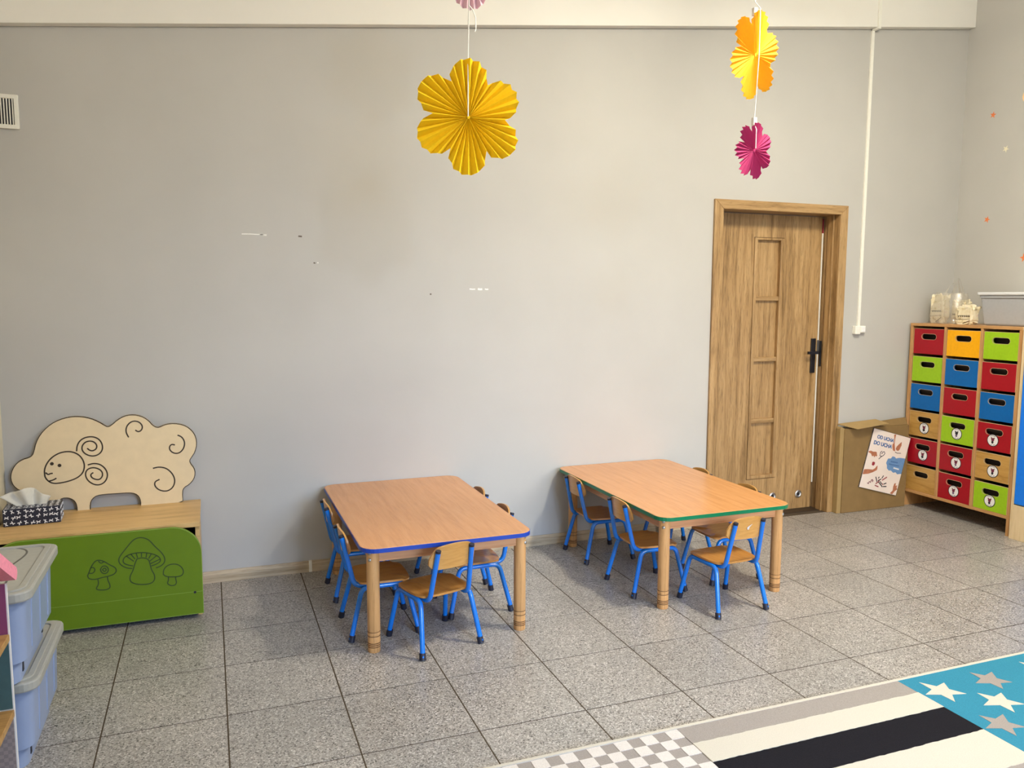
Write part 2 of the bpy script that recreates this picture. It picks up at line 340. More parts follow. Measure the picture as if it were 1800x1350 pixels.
# ------------------------------------------------------------------ mesh helpers
class MB:
    def __init__(self):
        self.v, self.f, self.mi = [], [], []
        self.cur = 0

    def mat(self, i):
        self.cur = i
        return self

    def add(self, vs, fs):
        k = len(self.v)
        self.v += [tuple(p) for p in vs]
        self.f += [tuple(i + k for i in q) for q in fs]
        self.mi += [self.cur] * len(fs)
        return self

    def box(self, x0, x1, y0, y1, z0, z1):
        vs = [(x, y, z) for z in (z0, z1) for y in (y0, y1) for x in (x0, x1)]
        return self.add(vs, [(0, 2, 3, 1), (4, 5, 7, 6), (0, 1, 5, 4), (2, 6, 7, 3), (0, 4, 6, 2), (1, 3, 7, 5)])

    def prism(self, pts, a, b, axis='z'):
        """extrude a 2-D outline (counter-clockwise) from a to b along an axis; for axis y pts are (x, z)"""
        n = len(pts)
        if axis == 'z':
            P = lambda p, h: (p[0], p[1], h)
        elif axis == 'y':
            P = lambda p, h: (p[0], h, p[1])
        else:
            P = lambda p, h: (h, p[0], p[1])
        vs = [P(p, a) for p in pts] + [P(p, b) for p in pts]
        fs = [tuple(range(n)), tuple(range(2 * n - 1, n - 1, -1))]
        fs += [(i, i + n, (i + 1) % n + n, (i + 1) % n) for i in range(n)]
        return self.add(vs, fs)

    def ring(self, outer, inner, a, b, axis='z'):
        """plate with a hole: outlines with the same number of points"""
        n = len(outer)
        if axis == 'z':
            P = lambda p, h: (p[0], p[1], h)
        elif axis == 'y':
            P = lambda p, h: (p[0], h, p[1])
        else:
            P = lambda p, h: (h, p[0], p[1])
        vs = [P(p, a) for p in outer] + [P(p, a) for p in inner] + [P(p, b) for p in outer] + [P(p, b) for p in inner]
        fs = []
        for i in range(n):
            j = (i + 1) % n
            fs += [(i, j, n + j, n + i), (2 * n + i, 3 * n + i, 3 * n + j, 2 * n + j), (i, 2 * n + i, 2 * n + j, j), (n + i, n + j, 3 * n + j, 3 * n + i)]
        return self.add(vs, fs)

    def tube(self, path, r, seg=10, cap=True, r2=None):
        path = [Vector(p) for p in path]
        n = len(path)
        tang = []
        for i in range(n):
            t = path[min(i + 1, n - 1)] - path[max(i - 1, 0)]
            tang.append(t.normalized())
        ref = Vector((0, 0, 1)) if abs(tang[0].z) < 0.9 else Vector((1, 0, 0))
        u = tang[0].cross(ref).normalized()
        vs = []
        for i in range(n):
            u = (u - tang[i] * u.dot(tang[i])).normalized()
            w = tang[i].cross(u)
            rr = r if r2 is None else r + (r2 - r) * i / (n - 1)
            for k in range(seg):
                a = 2 * PI * k / seg
                vs.append(path[i] + u * (rr * math.cos(a)) + w * (rr * math.sin(a)))
        fs = []
        for i in range(n - 1):
            for k in range(seg):
                k2 = (k + 1) % seg
                fs.append((i * seg + k, i * seg + k2, (i + 1) * seg + k2, (i + 1) * seg + k))
        if cap:
            fs.append(tuple(range(seg - 1, -1, -1)))
            fs.append(tuple((n - 1) * seg + k for k in range(seg)))
        return self.add(vs, fs)

    def lathe(self, prof, cx=0, cy=0, seg=20):
        vs, fs = [], []
        n = len(prof)
        for r, z in prof:
            for k in range(seg):
                a = 2 * PI * k / seg
                vs.append((cx + r * math.cos(a), cy + r * math.sin(a), z))
        for i in range(n - 1):
            for k in range(seg):
                k2 = (k + 1) % seg
                fs.append((i * seg + k, i * seg + k2, (i + 1) * seg + k2, (i + 1) * seg + k))
        fs.append(tuple(range(seg - 1, -1, -1)))
        fs.append(tuple((n - 1) * seg + k for k in range(seg)))
        return self.add(vs, fs)

    def ribbon(self, pts, w, h, axis='y', base=0.0):
        """flat line of width w, raised h from base; pts are 2-D; axis = direction of the surface normal (negative side)"""
        n = len(pts)
        L, Rr = [], []
        for i in range(n):
            a = Vector(pts[max(i - 1, 0)])
            b = Vector(pts[min(i + 1, n - 1)])
            if n > 2 and (Vector(pts[0]) - Vector(pts[-1])).length < 1e-6 and i in (0, n - 1):
                a, b = Vector(pts[-2]), Vector(pts[1])
            t = (b - a).normalized()
            nn = Vector((-t.y, t.x)) * (w / 2)
            p = Vector(pts[i])
            L.append(p + nn)
            Rr.append(p - nn)
        def P(q, hh):
            if axis == 'y':
                return (q.x, base - hh, q.y)
            if axis == 'x':
                return (base - hh, q.x, q.y)
            return (q.x, q.y, base + hh)
        vs = [P(q, h) for q in L] + [P(q, h) for q in Rr] + [P(q, -0.0005) for q in L] + [P(q, -0.0005) for q in Rr]
        fs = []
        for i in range(n - 1):
            fs += [(i, i + 1, n + i + 1, n + i), (i, 2 * n + i, 2 * n + i + 1, i + 1), (n + i, n + i + 1, 3 * n + i + 1, 3 * n + i)]
        fs += [(0, n, 3 * n, 2 * n), (n - 1, 3 * n - 1, 4 * n - 1, 2 * n - 1)]
        return self.add(vs, fs)

    def build(self, name, mats, parent=None, smooth=None, bevel=0.0, loc=None, rot=None, fix=True):
        me = bpy.data.meshes.new(name)
        me.from_pydata(self.v, [], self.f)
        if not isinstance(mats, (list, tuple)):
            mats = [mats]
        for m in mats:
            me.materials.append(m)
        if len(mats) > 1:
            for p, i in zip(me.polygons, self.mi):
                p.material_index = i
        me.update()
        if fix:
            bm = bmesh.new()
            bm.from_mesh(me)
            bmesh.ops.recalc_face_normals(bm, faces=bm.faces)
            bm.to_mesh(me)
            bm.free()
        o = bpy.data.objects.new(name, me)
        COL.objects.link(o)
        if parent:
            o.parent = parent
        if loc:
            o.location = loc
        if rot:
            o.rotation_euler = rot
        if smooth is not None:
            me.polygons.foreach_set('use_smooth', [True] * len(me.polygons))
            me.set_sharp_from_angle(angle=math.radians(smooth))
        if bevel:
            b = o.modifiers.new('bevel', 'BEVEL')
            b.width = bevel
            b.segments = 2
            b.limit_method = 'ANGLE'
            b.angle_limit = math.radians(40)
        return o


def tag(o, label, cat, group=None):
    o['label'] = label
    o['category'] = cat
    if group:
        o['group'] = group
    return o


def thing(name, label, cat, loc=(0, 0, 0), rz=0.0, group=None):
    o = bpy.data.objects.new(name, None)
    o.empty_display_size = 0.05
    COL.objects.link(o)
    o.location = loc
    o.rotation_euler = (0, 0, rz)
    return tag(o, label, cat, group)


def struct(o):
    o['kind'] = 'structure'
    return o


def copy_tree(o, parent=None):
    c = o.copy()
    COL.objects.link(c)
    c.parent = parent
    for ch in [q for q in o.children]:
        copy_tree(ch, c)
    return c


def rrect(x0, x1, y0, y1, r, n=6):
    pts = []
    for (cx, cy, a0) in ((x1 - r, y0 + r, -PI / 2), (x1 - r, y1 - r, 0), (x0 + r, y1 - r, PI / 2), (x0 + r, y0 + r, PI)):
        for k in range(n + 1):
            a = a0 + PI / 2 * k / n
            pts.append((cx + r * math.cos(a), cy + r * math.sin(a)))
    return pts


def chaikin(pts, closed=False, it=1):
    for _ in range(it):
        out = []
        n = len(pts)
        rng = range(n) if closed else range(n - 1)
        if not closed:
            out.append(pts[0])
        for i in rng:
            a, b = pts[i], pts[(i + 1) % n]
            out.append(tuple(a[k] * 0.75 + b[k] * 0.25 for k in range(len(a))))
            out.append(tuple(a[k] * 0.25 + b[k] * 0.75 for k in range(len(a))))
        if not closed:
            out.append(pts[-1])
        pts = out
    return pts


def fillet(path, r, n=5):
    path = [Vector(p) for p in path]
    out = [path[0]]
    for i in range(1, len(path) - 1):
        p, a, b = path[i], path[i - 1], path[i + 1]
        da, db = (a - p), (b - p)
        ra = min(r, da.length * 0.49)
        rb = min(r, db.length * 0.49)
        s, e = p + da.normalized() * ra, p + db.normalized() * rb
        for k in range(n + 1):
            t = k / n
            out.append(s * (1 - t) ** 2 + p * 2 * t * (1 - t) + e * t * t)
    out.append(path[-1])
    return out


def star_pts(cx, cy, r, rin=0.42, rot=0.0, jit=0.0):
    pts = []
    for k in range(10):
        a = rot + PI / 2 + k * PI / 5
        q = r if k % 2 == 0 else r * rin
        q *= 1 + random.uniform(-jit, jit)
        pts.append((cx + q * math.cos(a), cy + q * math.sin(a)))
    return pts


def blob(name, mats, parent, sx, sy, sz, seed, amp=0.12, nu=22, nv=14, square=0.55, loc=(0, 0, 0), rot=(0, 0, 0), flat=True):
    """crumpled packet: super-ellipsoid pushed about by noise, flat underside"""
    mb = MB()
    vs, fs = [], []
    sg = lambda t, e: math.copysign(abs(t) ** e, t)
    for i in range(nv + 1):
        th = -PI / 2 + PI * i / nv
        for k in range(nu):
            ph = 2 * PI * k / nu
            x = sg(math.cos(th), square) * sg(math.cos(ph), square)
            y = sg(math.cos(th), square) * sg(math.sin(ph), square)
            z = sg(math.sin(th), square)
            d = noise.noise(Vector((x * 2.3 + seed, y * 2.3, z * 2.3))) * amp * 1.4 + noise.noise(Vector((x * 6 + seed, y * 6, z * 6))) * amp * 0.8
            p = Vector((x, y, z)) * (1 + d)
            vs.append((p.x * sx / 2, p.y * sy / 2, max(p.z * sz / 2 + sz / 2, 0.0) if flat else p.z * sz / 2))
    for i in range(nv):
        for k in range(nu):
            k2 = (k + 1) % nu
            fs.append((i * nu + k, i * nu + k2, (i + 1) * nu + k2, (i + 1) * nu + k))
    mb.add(vs, fs)
    return mb.build(name, mats, parent, smooth=14, loc=loc, rot=rot)


# ------------------------------------------------------------------ room shell
XL, XR, YF, ZC = -0.53, 5.385, -6.20, 3.62
ROWS = [0.0, -0.2717, -0.6670, -1.0197, -1.4234, -1.8291, -2.232, -2.635, -3.038, -3.441, -3.844, -4.247, -4.650, -5.053, -5.456, -5.859, -6.20]
floor = struct(MB().box(XL - 0.2, XR + 0.2, YF - 0.2, 0.2, -0.15, -0.0012).build('floor', M_GROUT))
G = 0.0026
tile_meshes = {}
for j in range(len(ROWS) - 1):
    y1, y0 = ROWS[j], ROWS[j + 1]
    c = -2
    while c * 0.4 < XR:
        x0, x1 = max(c * 0.4, XL), min((c + 1) * 0.4, XR)
        c += 1
        if x1 - x0 < 0.03:
            continue
        key = (round(x1 - x0, 3), round(y1 - y0, 3))
        if key not in tile_meshes:
            w, d = (x1 - x0) / 2 - G, (y1 - y0) / 2 - G
            b = 0.0005
            mb = MB()
            vs = [(sx * w, sy * d, -0.01) for sx, sy in ((-1, -1), (1, -1), (1, 1), (-1, 1))]
            vs += [(sx * w, sy * d, -b) for sx, sy in ((-1, -1), (1, -1), (1, 1), (-1, 1))]
            vs += [(sx * (w - b), sy * (d - b), 0.0) for sx, sy in ((-1, -1), (1, -1), (1, 1), (-1, 1))]
            fs = [(8, 9, 10, 11)]
            for k in range(4):
                k2 = (k + 1) % 4
                fs += [(k, k2, 4 + k2, 4 + k), (4 + k, 4 + k2, 8 + k2, 8 + k)]
            mb.add(vs, fs)
            t = mb.build('tile', M_TILE, floor)
            tile_meshes[key] = t.data
        else:
            t = bpy.data.objects.new('tile', tile_meshes[key])
            COL.objects.link(t)
            t.parent = floor
        t.location = ((x0 + x1) / 2, (y0 + y1) / 2, random.uniform(-0.0002, 0.0))

DX0, DX1, DZ = 3.362, 4.362, 2.05          # rough opening of the door
mb = MB().box(XL - 0.2, DX0, 0, 0.2, 0, ZC).box(DX1, XR + 0.2, 0, 0.2, 0, ZC).box(DX0, DX1, 0, 0.2, DZ, ZC)
wall_back = struct(mb.build('wall_back', M_WALL))
wall_left = struct(MB().box(XL - 0.2, XL, YF - 0.2, 0, 0, ZC).build('wall_left', M_WALL_L))
wall_right = struct(MB().box(XR, XR + 0.2, YF - 0.2, 0, 0, ZC).build('wall_right', M_WALL))
ceiling = struct(MB().box(XL - 0.2, XR + 0.2, YF - 0.2, 0.2, ZC, ZC + 0.15).build('ceiling', M_WHITE_WALL))
# wall behind the camera, with its two windows
mb = MB()
xs = [XL]
for (p, w, tint) in WINDOWS:
    xs += [p[0] - 0.75, p[0] + 0.75]
xs.append(XR)
for k in range(0, len(xs), 2):
    mb.box(xs[k], xs[k + 1], YF - 0.2, YF, 0, ZC)
for k in (1, 3):
    mb.box(xs[k], xs[k + 1], YF - 0.2, YF, 0, 1.0)
    mb.box(xs[k], xs[k + 1], YF - 0.2, YF, 2.5, ZC)
struct(mb.build('wall_front', M_WHITE_WALL))
for n, (p, w, tint) in enumerate(WINDOWS):
    x0, x1 = p[0] - 0.75, p[0] + 0.75
    fr = struct(MB().ring([(x0, 1.0), (x1, 1.0), (x1, 2.5), (x0, 2.5)], [(x0 + .06, 1.06), (x1 - .06, 1.06), (x1 - .06, 2.44), (x0 + .06, 2.44)], YF - 0.14, YF - 0.07, 'y').build('window_%d' % (n + 1), M_WHITEP))
    MB().box(p[0] - 0.03, p[0] + 0.03, YF - 0.135, YF - 0.075, 1.06, 2.44).build('mullion', M_WHITEP, fr)

# white sloping beam along the top of the back wall
def beam_z(x):
    return 2.657 + (x + 0.424) * (3.318 - 2.657) / (5.372 + 0.424)
mb = MB().prism([(XL, beam_z(XL)), (XR, beam_z(XR)), (XR, ZC), (XL, ZC)], -0.05, 0.0, 'y')
struct(mb.build('trim_1', M_WHITE_WALL, bevel=0.003))

# baseboard of the back wall: boards with a joint clip
bb = struct(MB().box(XL, XL + 0.01, -0.012, 0, 0, 0.058).build('baseboard_back', M_OAKB))
for (x0, x1) in ((XL + 0.01, 0.846), (0.856, 2.30), (2.30, 3.337), (4.388, XR - 0.002)):
    MB().prism([(0.0, 0.0), (-0.016, 0.0), (-0.016, 0.042), (-0.008, 0.058), (0.0, 0.058)], x0, x1, 'x').build('board', M_OAKB, bb)
MB().box(0.843, 0.859, -0.019, 0, 0, 0.061).build('joint_clip', M_WHITEP, bb, bevel=0.002)
MB().prism([(0.0, 0.0), (-0.016, 0.0), (-0.016, 0.042), (-0.008, 0.058), (0.0, 0.058)], 0, 6.1, 'x').build('baseboard_left', M_OAKB, None, loc=(XL, -6.15, 0), rot=(0, 0, PI / 2))
bpy.data.objects['baseboard_left'].rotation_euler = (0, 0, PI / 2)
struct(bpy.data.objects['baseboard_left'])
br = MB().prism([(0.0, 0.0), (-0.016, 0.0), (-0.016, 0.042), (-0.008, 0.058), (0.0, 0.058)], 0, 6.1, 'x').build('baseboard_right', M_OAKB, None, loc=(XR, -0.02, 0), rot=(0, 0, -PI / 2))
struct(br)

# chips and scuffs on the back wall
def chip(pts, w, m):
    MB().ribbon(pts, w, 0.0006, 'y', 0.0).build('paint_chip', m, wall_back)
chip([(0.557, 1.776), (0.60, 1.777), (0.66, 1.775)], 0.004, M_CHIP)
chip([(0.645, 1.775), (0.676, 1.774)], 0.007, M_CHIP)
chip([(0.832, 1.773), (0.85, 1.772)], 0.008, M_SCUFF)
chip([(0.905, 1.639), (0.915, 1.638)], 0.007, M_SCUFF)
chip([(0.925, 1.640), (0.930, 1.640)], 0.006, M_CHIP)
chip([(1.524, 1.481), (1.533, 1.481)], 0.008, M_SCUFF)
for x0, x1 in ((1.752, 1.785), (1.800, 1.826), (1.842, 1.862)):
    chip([(x0, 1.511), ((x0 + x1) / 2, 1.509), (x1, 1.510)], random.uniform(0.006, 0.012), M_CHIP)

# ------------------------------------------------------------------ door
door = thing('door_1', '', '')
for k in ('label', 'category'):
    del door[k]
struct(door)
door.location = (0, 0, 0)
A0, A1, I0, I1, IZ = 3.339, 4.386, 3.404, 4.323, 2.017
def casing(pts, z0=None):
    MB().prism(pts, -0.018, 0.0, 'y').build('casing', M_OAKX if z0 else M_OAK, door, bevel=0.003)
casing([(A0, 0), (I0, 0), (I0, IZ), (A0, 2.076)])
casing([(I1, 0), (A1, 0), (A1, 2.076), (I1, IZ)])
casing([(I0, IZ), (I1, IZ), (A1, 2.076), (A0, 2.076)], 1)
MB().box(DX0, I0, 0.0, 0.2, 0, IZ).build('jamb', M_OAK, door)
MB().box(I1, DX1, 0.0, 0.2, 0, IZ).build('jamb', M_OAK, door)
MB().box(DX0, DX1, 0.0, 0.2, IZ, DZ).build('jamb', M_OAKX, door)
MB().box(I1 - 0.012, I1, 0.035, 0.085, 0, IZ).build('door_stop', M_OAK, door, bevel=0.002)
MB().box(I0, I1, 0.05, 0.19, -0.001, 0.004).build('threshold', M_GROOVE, door)
LX0, LX1, LY = I0 + 0.004, I1 - 0.020, 0.130
px0, px1, pz0, pz1 = 3.752, 3.992, 0.240, 1.864      # moulded panel field
leaf = MB()
leaf.box(LX0, px0, LY, LY + 0.04, 0.006, 2.012).box(px1, LX1, LY, LY + 0.04, 0.006, 2.012)
leaf.box(px0, px1, LY, LY + 0.04, 0.006, pz0).box(px0, px1, LY, LY + 0.04, pz1, 2.012)
leaf = leaf.build('door_leaf', M_OAK, door)
ix0, ix1 = 3.778, 3.964
MB().ring([(px0 + .0025, pz0 + .0025), (px1 - .0025, pz0 + .0025), (px1 - .0025, pz1 - .0025), (px0 + .0025, pz1 - .0025)], [(ix0, pz0 + 0.026), (ix1, pz0 + 0.026), (ix1, pz1 - 0.018), (ix0, pz1 - 0.018)], LY - 0.006, LY + 0.036, 'y').build('moulding', M_OAK, leaf, bevel=0.004)
zc = [pz0 + 0.026, 0.640, 1.057, 1.463, pz1 - 0.018]
for k in range(4):
    MB().box(ix0, ix1, LY + 0.020, LY + 0.036, zc[k] + (0.014 if k else 0), zc[k + 1] - (0.014 if k < 3 else 0)).build('panel', M_OAK, leaf)
    if k:
        MB().box(ix0 - 0.001, ix1 + 0.001, LY - 0.001, LY + 0.03, zc[k] - 0.015, zc[k] + 0.015).build('rail', M_OAKX, leaf, bevel=0.004)
for vx in (4.196, 3.977):
    MB().add(*(lambda m: (m.v, m.f))(MB().lathe([(0.0, 0), (0.026, 0), (0.027, 0.004), (0.020, 0.007), (0.013, 0.003), (0.0, 0.003)], seg=24))).build('vent_ring', M_CHROME, leaf, smooth=40, loc=(vx, LY, 0.108), rot=(PI / 2, 0, 0))
    MB().add(*(lambda m: (m.v, m.f))(MB().lathe([(0.0, 0), (0.011, 0), (0.011, 0.004), (0.0, 0.004)], seg=20))).build('vent_core', M_BLACK, leaf, loc=(vx, LY, 0.108), rot=(PI / 2, 0, 0))
hd = MB().box(4.248, 4.286, LY - 0.010, LY, 0.955, 1.192).build('handle_plate', M_BLACK, leaf, bevel=0.002)
mb = MB().tube([(4.267, LY, 1.096), (4.267, LY - 0.045, 1.096)], 0.010).box(4.190, 4.277, LY - 0.054, LY - 0.040, 1.087, 1.106)
mb.build('lever', M_BLACK, leaf, smooth=40)
MB().box(4.286, I1 - 0.006, LY - 0.006, LY + 0.004, 1.088, 1.104).build('latch', M_BLACK, leaf)
MB().box(I1 - 0.018, I1 - 0.0105, LY - 0.004, LY + 0.02, 0.185, 1.905).build('seal_strip', M_WHITEP, door)
MB().box(I1 - 0.018, I1 - 0.0105, LY - 0.004, LY + 0.02, 1.905, 2.0).build('seal_tape', M_PRED, door)
MB().box(I1 - 0.0035, I1 - 0.0, LY - 0.024, LY - 0.006, 1.0, 1.175).build('strike_plate', M_BLACK, door)
MB().box(I1 - 0.024, I1 - 0.005, LY - 0.005, LY + 0.001, 1.10, 1.18).build('lock_face', M_CHROME, door)

# ------------------------------------------------------------------ tables
def leg_profile():
    p = [(0.0245, 0.0), (0.0262, 0.004), (0.0262, 0.020)]
    for z in (0.024, 0.032, 0.040):
        p += [(0.0262, z - 0.0022), (0.0238, z - 0.0008), (0.0238, z + 0.0008), (0.0262, z + 0.0022)]
    p += [(0.0262, 0.068), (0.0246, 0.070), (0.0266, 0.073), (0.0266, 0.086), (0.0246, 0.088), (0.0266, 0.091), (0.0266, 0.446)]
    return p


def make_table(x0, x1, y0, y1, edge, label, lx0, lx1):
    cx, cy = (x0 + x1) / 2, (y0 + y1) / 2
    t = thing('childrens_table', label, 'table', (cx, cy, 0), 0, 'low tables by the grey wall')
    X0, X1, Y0, Y1 = x0 - cx, x1 - cx, y0 - cy, y1 - cy
    MB().prism(rrect(X0, X1, Y0, Y1, 0.065), 0.446, 0.465, 'z').build('tabletop', M_TOP, t, bevel=0.002)
    o, i = rrect(X0 - 0.0015, X1 + 0.0015, Y0 - 0.0015, Y1 + 0.0015, 0.0665), rrect(X0 + 0.004, X1 - 0.004, Y0 + 0.004, Y1 - 0.004, 0.061)
    MB().ring(o, i, 0.4458, 0.4632, 'z').build('edge_band', edge, t)
    ly0, ly1 = Y0 + 0.09, Y1 - 0.085
    lx = (lx0 - cx, lx1 - cx)
    for a, b in ((0, ly0), (1, ly0), (0, ly1), (1, ly1)):
        lg = MB().lathe(leg_profile(), seg=24).build('leg', M_LEG, t, smooth=35, loc=(lx[a], b, 0))
        for z in (0.024, 0.032, 0.040, 0.070, 0.088):
            MB().lathe([(0.0255, z - 0.0009), (0.02695, z - 0.0009), (0.02695, z + 0.0009), (0.0255, z + 0.0009)], seg=24).build('groove_shade_ring', M_LEGDK, lg, smooth=35)  # dark ring standing in for the shade inside the groove
        s = -1 if a == 0 else 1
        q = -1 if b < 0 else 1
        dv = Vector((s * 0.66, q * 0.75, 0)).normalized()
        for z in (0.398, 0.426):
            MB().lathe([(0.0, 0), (0.0078, 0), (0.0074, 0.003), (0.005, 0.0052), (0.0, 0.006)], seg=14).build('bolt', M_CHROME, lg, smooth=60, loc=tuple(dv * 0.0255 + Vector((0, 0, z))), rot=(PI / 2 * 1.0, 0, math.atan2(dv.y, dv.x) + PI / 2))
    MB().box(lx[0] + 0.018, lx[1] - 0.018, ly0 - 0.012, ly0 + 0.008, 0.386, 0.446).build('apron', M_BEECH_X, t)
    MB().box(lx[0] + 0.018, lx[1] - 0.018, ly1 - 0.008, ly1 + 0.012, 0.386, 0.446).build('apron', M_BEECH_X, t)
    MB().box(lx[0] - 0.012, lx[0] + 0.008, ly0 + 0.018, ly1 - 0.018, 0.386, 0.446).build('apron', M_BEECH_Y, t)
    MB().box(lx[1] - 0.008, lx[1] + 0.012, ly0 + 0.018, ly1 - 0.018, 0.386, 0.446).build('apron', M_BEECH_Y, t)
    return t


make_table(0.926, 1.664, -1.180, -0.004, M_EDGE_B, 'low beech table with dark blue edge, nearer the sheep bench', 0.984, 1.633)
make_table(2.288, 3.030, -1.190, -0.006, M_EDGE_G, 'low beech table with green edge in front of the door', 2.360, 3.009)

# ------------------------------------------------------------------ chairs
TR = 0.0108


def make_chair():
    t = thing('childrens_chair', 'x', 'chair')
    # seat, slightly dished plywood
    mb = MB()
    out = chaikin([(-0.098, -0.112), (0.098, -0.112), (0.124, -0.075), (0.130, 0.06), (0.118, 0.110), (0.08, 0.124), (-0.08, 0.124), (-0.118, 0.110), (-0.130, 0.06), (-0.124, -0.075)], True, 2)
    n = len(out)
    vs, fs = [], []
    rings = (1.0, 0.75, 0.45)
    for lev in (1, 0):
        for q in rings:
            for x, y in out:
                dish = -0.006 * (1 - q) - (0.006 if y * q > 0.09 else 0)
                vs.append((x * q, y * q, 0.247 + dish - (0 if lev else 0.009)))
        vs.append((0, 0, 0.247 - 0.006 - (0 if lev else 0.009)))
    st = n * 3 + 1
    for lev in (0, 1):
        o = lev * st
        for r in range(2):
            for k in range(n):
                k2 = (k + 1) % n
                fs.append((o + r * n + k, o + r * n + k2, o + (r + 1) * n + k2, o + (r + 1) * n + k))
        for k in range(n):
            fs.append((o + 2 * n + k, o + 2 * n + (k + 1) % n, o + 3 * n))
    for k in range(n):
        fs.append((k, (k + 1) % n, st + (k + 1) % n, st + k))
    mb.add(vs, fs).build('seat', M_PLY, t, smooth=40)
    # backrest, bent plywood with an arched top
    mb = MB()
    nu, nv = 20, 6
    vs, fs = [], []
    def edge(u):
        au = abs(u)
        top = 0.472 - 0.020 * au ** 2 - (0.040 * max(0, (au - 0.62) / 0.38) ** 2.2)
        bot = 0.366 + (0.022 * max(0, (au - 0.70) / 0.30) ** 2.2)
        return bot, top
    for side in (0, 1):
        for i in range(nu + 1):
            u = -1 + 2 * i / nu
            b, tp = edge(u)
            for j in range(nv + 1):
                z = b + (tp - b) * j / nv
                yl = -0.140 - (z - 0.23) * 0.145 + 0.020 * u * u - 0.0015 + (0.008 if side == 0 else 0.0)
                vs.append((u * 0.108, yl, z))
    m = (nu + 1) * (nv + 1)
    idx = lambda s, i, j: s * m + i * (nv + 1) + j
    for i in range(nu):
        for j in range(nv):
            fs.append((idx(0, i, j), idx(0, i + 1, j), idx(0, i + 1, j + 1), idx(0, i, j + 1)))
            fs.append((idx(1, i, j), idx(1, i, j + 1), idx(1, i + 1, j + 1), idx(1, i + 1, j)))
        fs.append((idx(0, i, 0), idx(1, i, 0), idx(1, i + 1, 0), idx(0, i + 1, 0)))
        fs.append((idx(0, i, nv), idx(0, i + 1, nv), idx(1, i + 1, nv), idx(1, i, nv)))
    for j in range(nv):
        fs.append((idx(0, 0, j), idx(0, 0, j + 1), idx(1, 0, j + 1), idx(1, 0, j)))
        fs.append((idx(0, nu, j), idx(1, nu, j), idx(1, nu, j + 1), idx(0, nu, j + 1)))
    mb.add(vs, fs).build('backrest', M_PLY_X, t, smooth=40)
    for s in (-1, 1):
        feet = ((s * 0.142, 0.148), (s * 0.142, -0.148))
        path = [(feet[0][0], feet[0][1], 0.012), (s * 0.119, 0.098, 0.226), (s * 0.119, -0.094, 0.226), (feet[1][0], feet[1][1], 0.012)]
        MB().tube(fillet(path, 0.032, 5), TR, 12).build('side_frame', M_BLUE, t, smooth=40)
        for k, (fx, fy) in enumerate(feet):
            top = Vector((s * 0.119, 0.098 if k == 0 else -0.094, 0.226))
            ft = Vector((fx, fy, 0.0))
            d = (top - ft).normalized()
            MB().tube([ft + Vector((0, 0, 0.001)), ft + d * 0.004, ft + d * 0.026, ft + d * 0.030], 0.0138, 12).build('foot_cap', M_BLACKP, t, smooth=40)
        post = [(s * 0.0965, 0.055, 0.227), (s * 0.0935, -0.122, 0.227), (s * 0.080, -0.172, 0.447)]
        pt = MB().tube(fillet(post, 0.035, 6), TR, 12).build('back_post', M_BLUE, t, smooth=40)
        MB().tube([(s * 0.0802, -0.1712, 0.4435), (s * 0.0798, -0.1730, 0.4515), (s * 0.0797, -0.1735, 0.4535)], 0.0114, 12).build('post_cap', M_BLACKP, pt, smooth=40)
    return t


CHAIRS = [
    (1.058, -0.362, -PI / 2, 'blue framed small chair left of the blue edged table, closest to the wall'),
    (1.056, -0.832, -PI / 2, 'blue framed small chair left of the blue edged table, farther from the wall'),
    (1.525, -0.372, PI / 2, 'blue framed small chair right of the blue edged table, closest to the wall'),
    (1.523, -0.744, PI / 2, 'blue framed small chair right of the blue edged table, farther from the wall'),
    (1.249, -1.068, math.radians(15.2), 'blue framed small chair turned slightly at the near end of the blue edged table'),
    (2.436, -0.280, -PI / 2, 'blue framed small chair left of the green edged table, closest to the wall'),
    (2.434, -0.810, -PI / 2, 'blue framed small chair left of the green edged table, farther from the wall'),
    (2.898, -0.360, PI / 2, 'blue framed small chair right of the green edged table, nearest the door'),
    (2.898, -0.795, PI / 2, 'blue framed small chair right of the green edged table, farther from the door'),
    (2.658, -1.153, math.radians(4.0), 'blue framed small chair with worn backrest at near end of green edged table'),
]
proto = make_chair()
bpy.context.view_layer.update()
chairs = []
for k, (x, y, rz, lab) in enumerate(CHAIRS):
    c = proto if k == 0 else copy_tree(proto)
    c.location = (x, y, 0)
    c.rotation_euler = (0, 0, rz)
    tag(c, lab, 'chair', 'blue chairs around the low tables')
    chairs.append(c)
# worn patch of stripped varnish on the last chair's backrest
pts = [(-0.012, 0.430), (0.002, 0.437), (0.014, 0.442), (0.006, 0.434), (0.0, 0.428), (-0.002, 0.418), (-0.010, 0.416), (-0.014, 0.424)]
wp = MB().prism(pts, 0.0, 0.001, 'y').build('worn_patch', M_RUG_L, chairs[-1], loc=(0, -0.1745, 0))
wp.rotation_euler = (math.radians(8.2), 0, 0)
wp.location = (0, -0.112, 0.0)

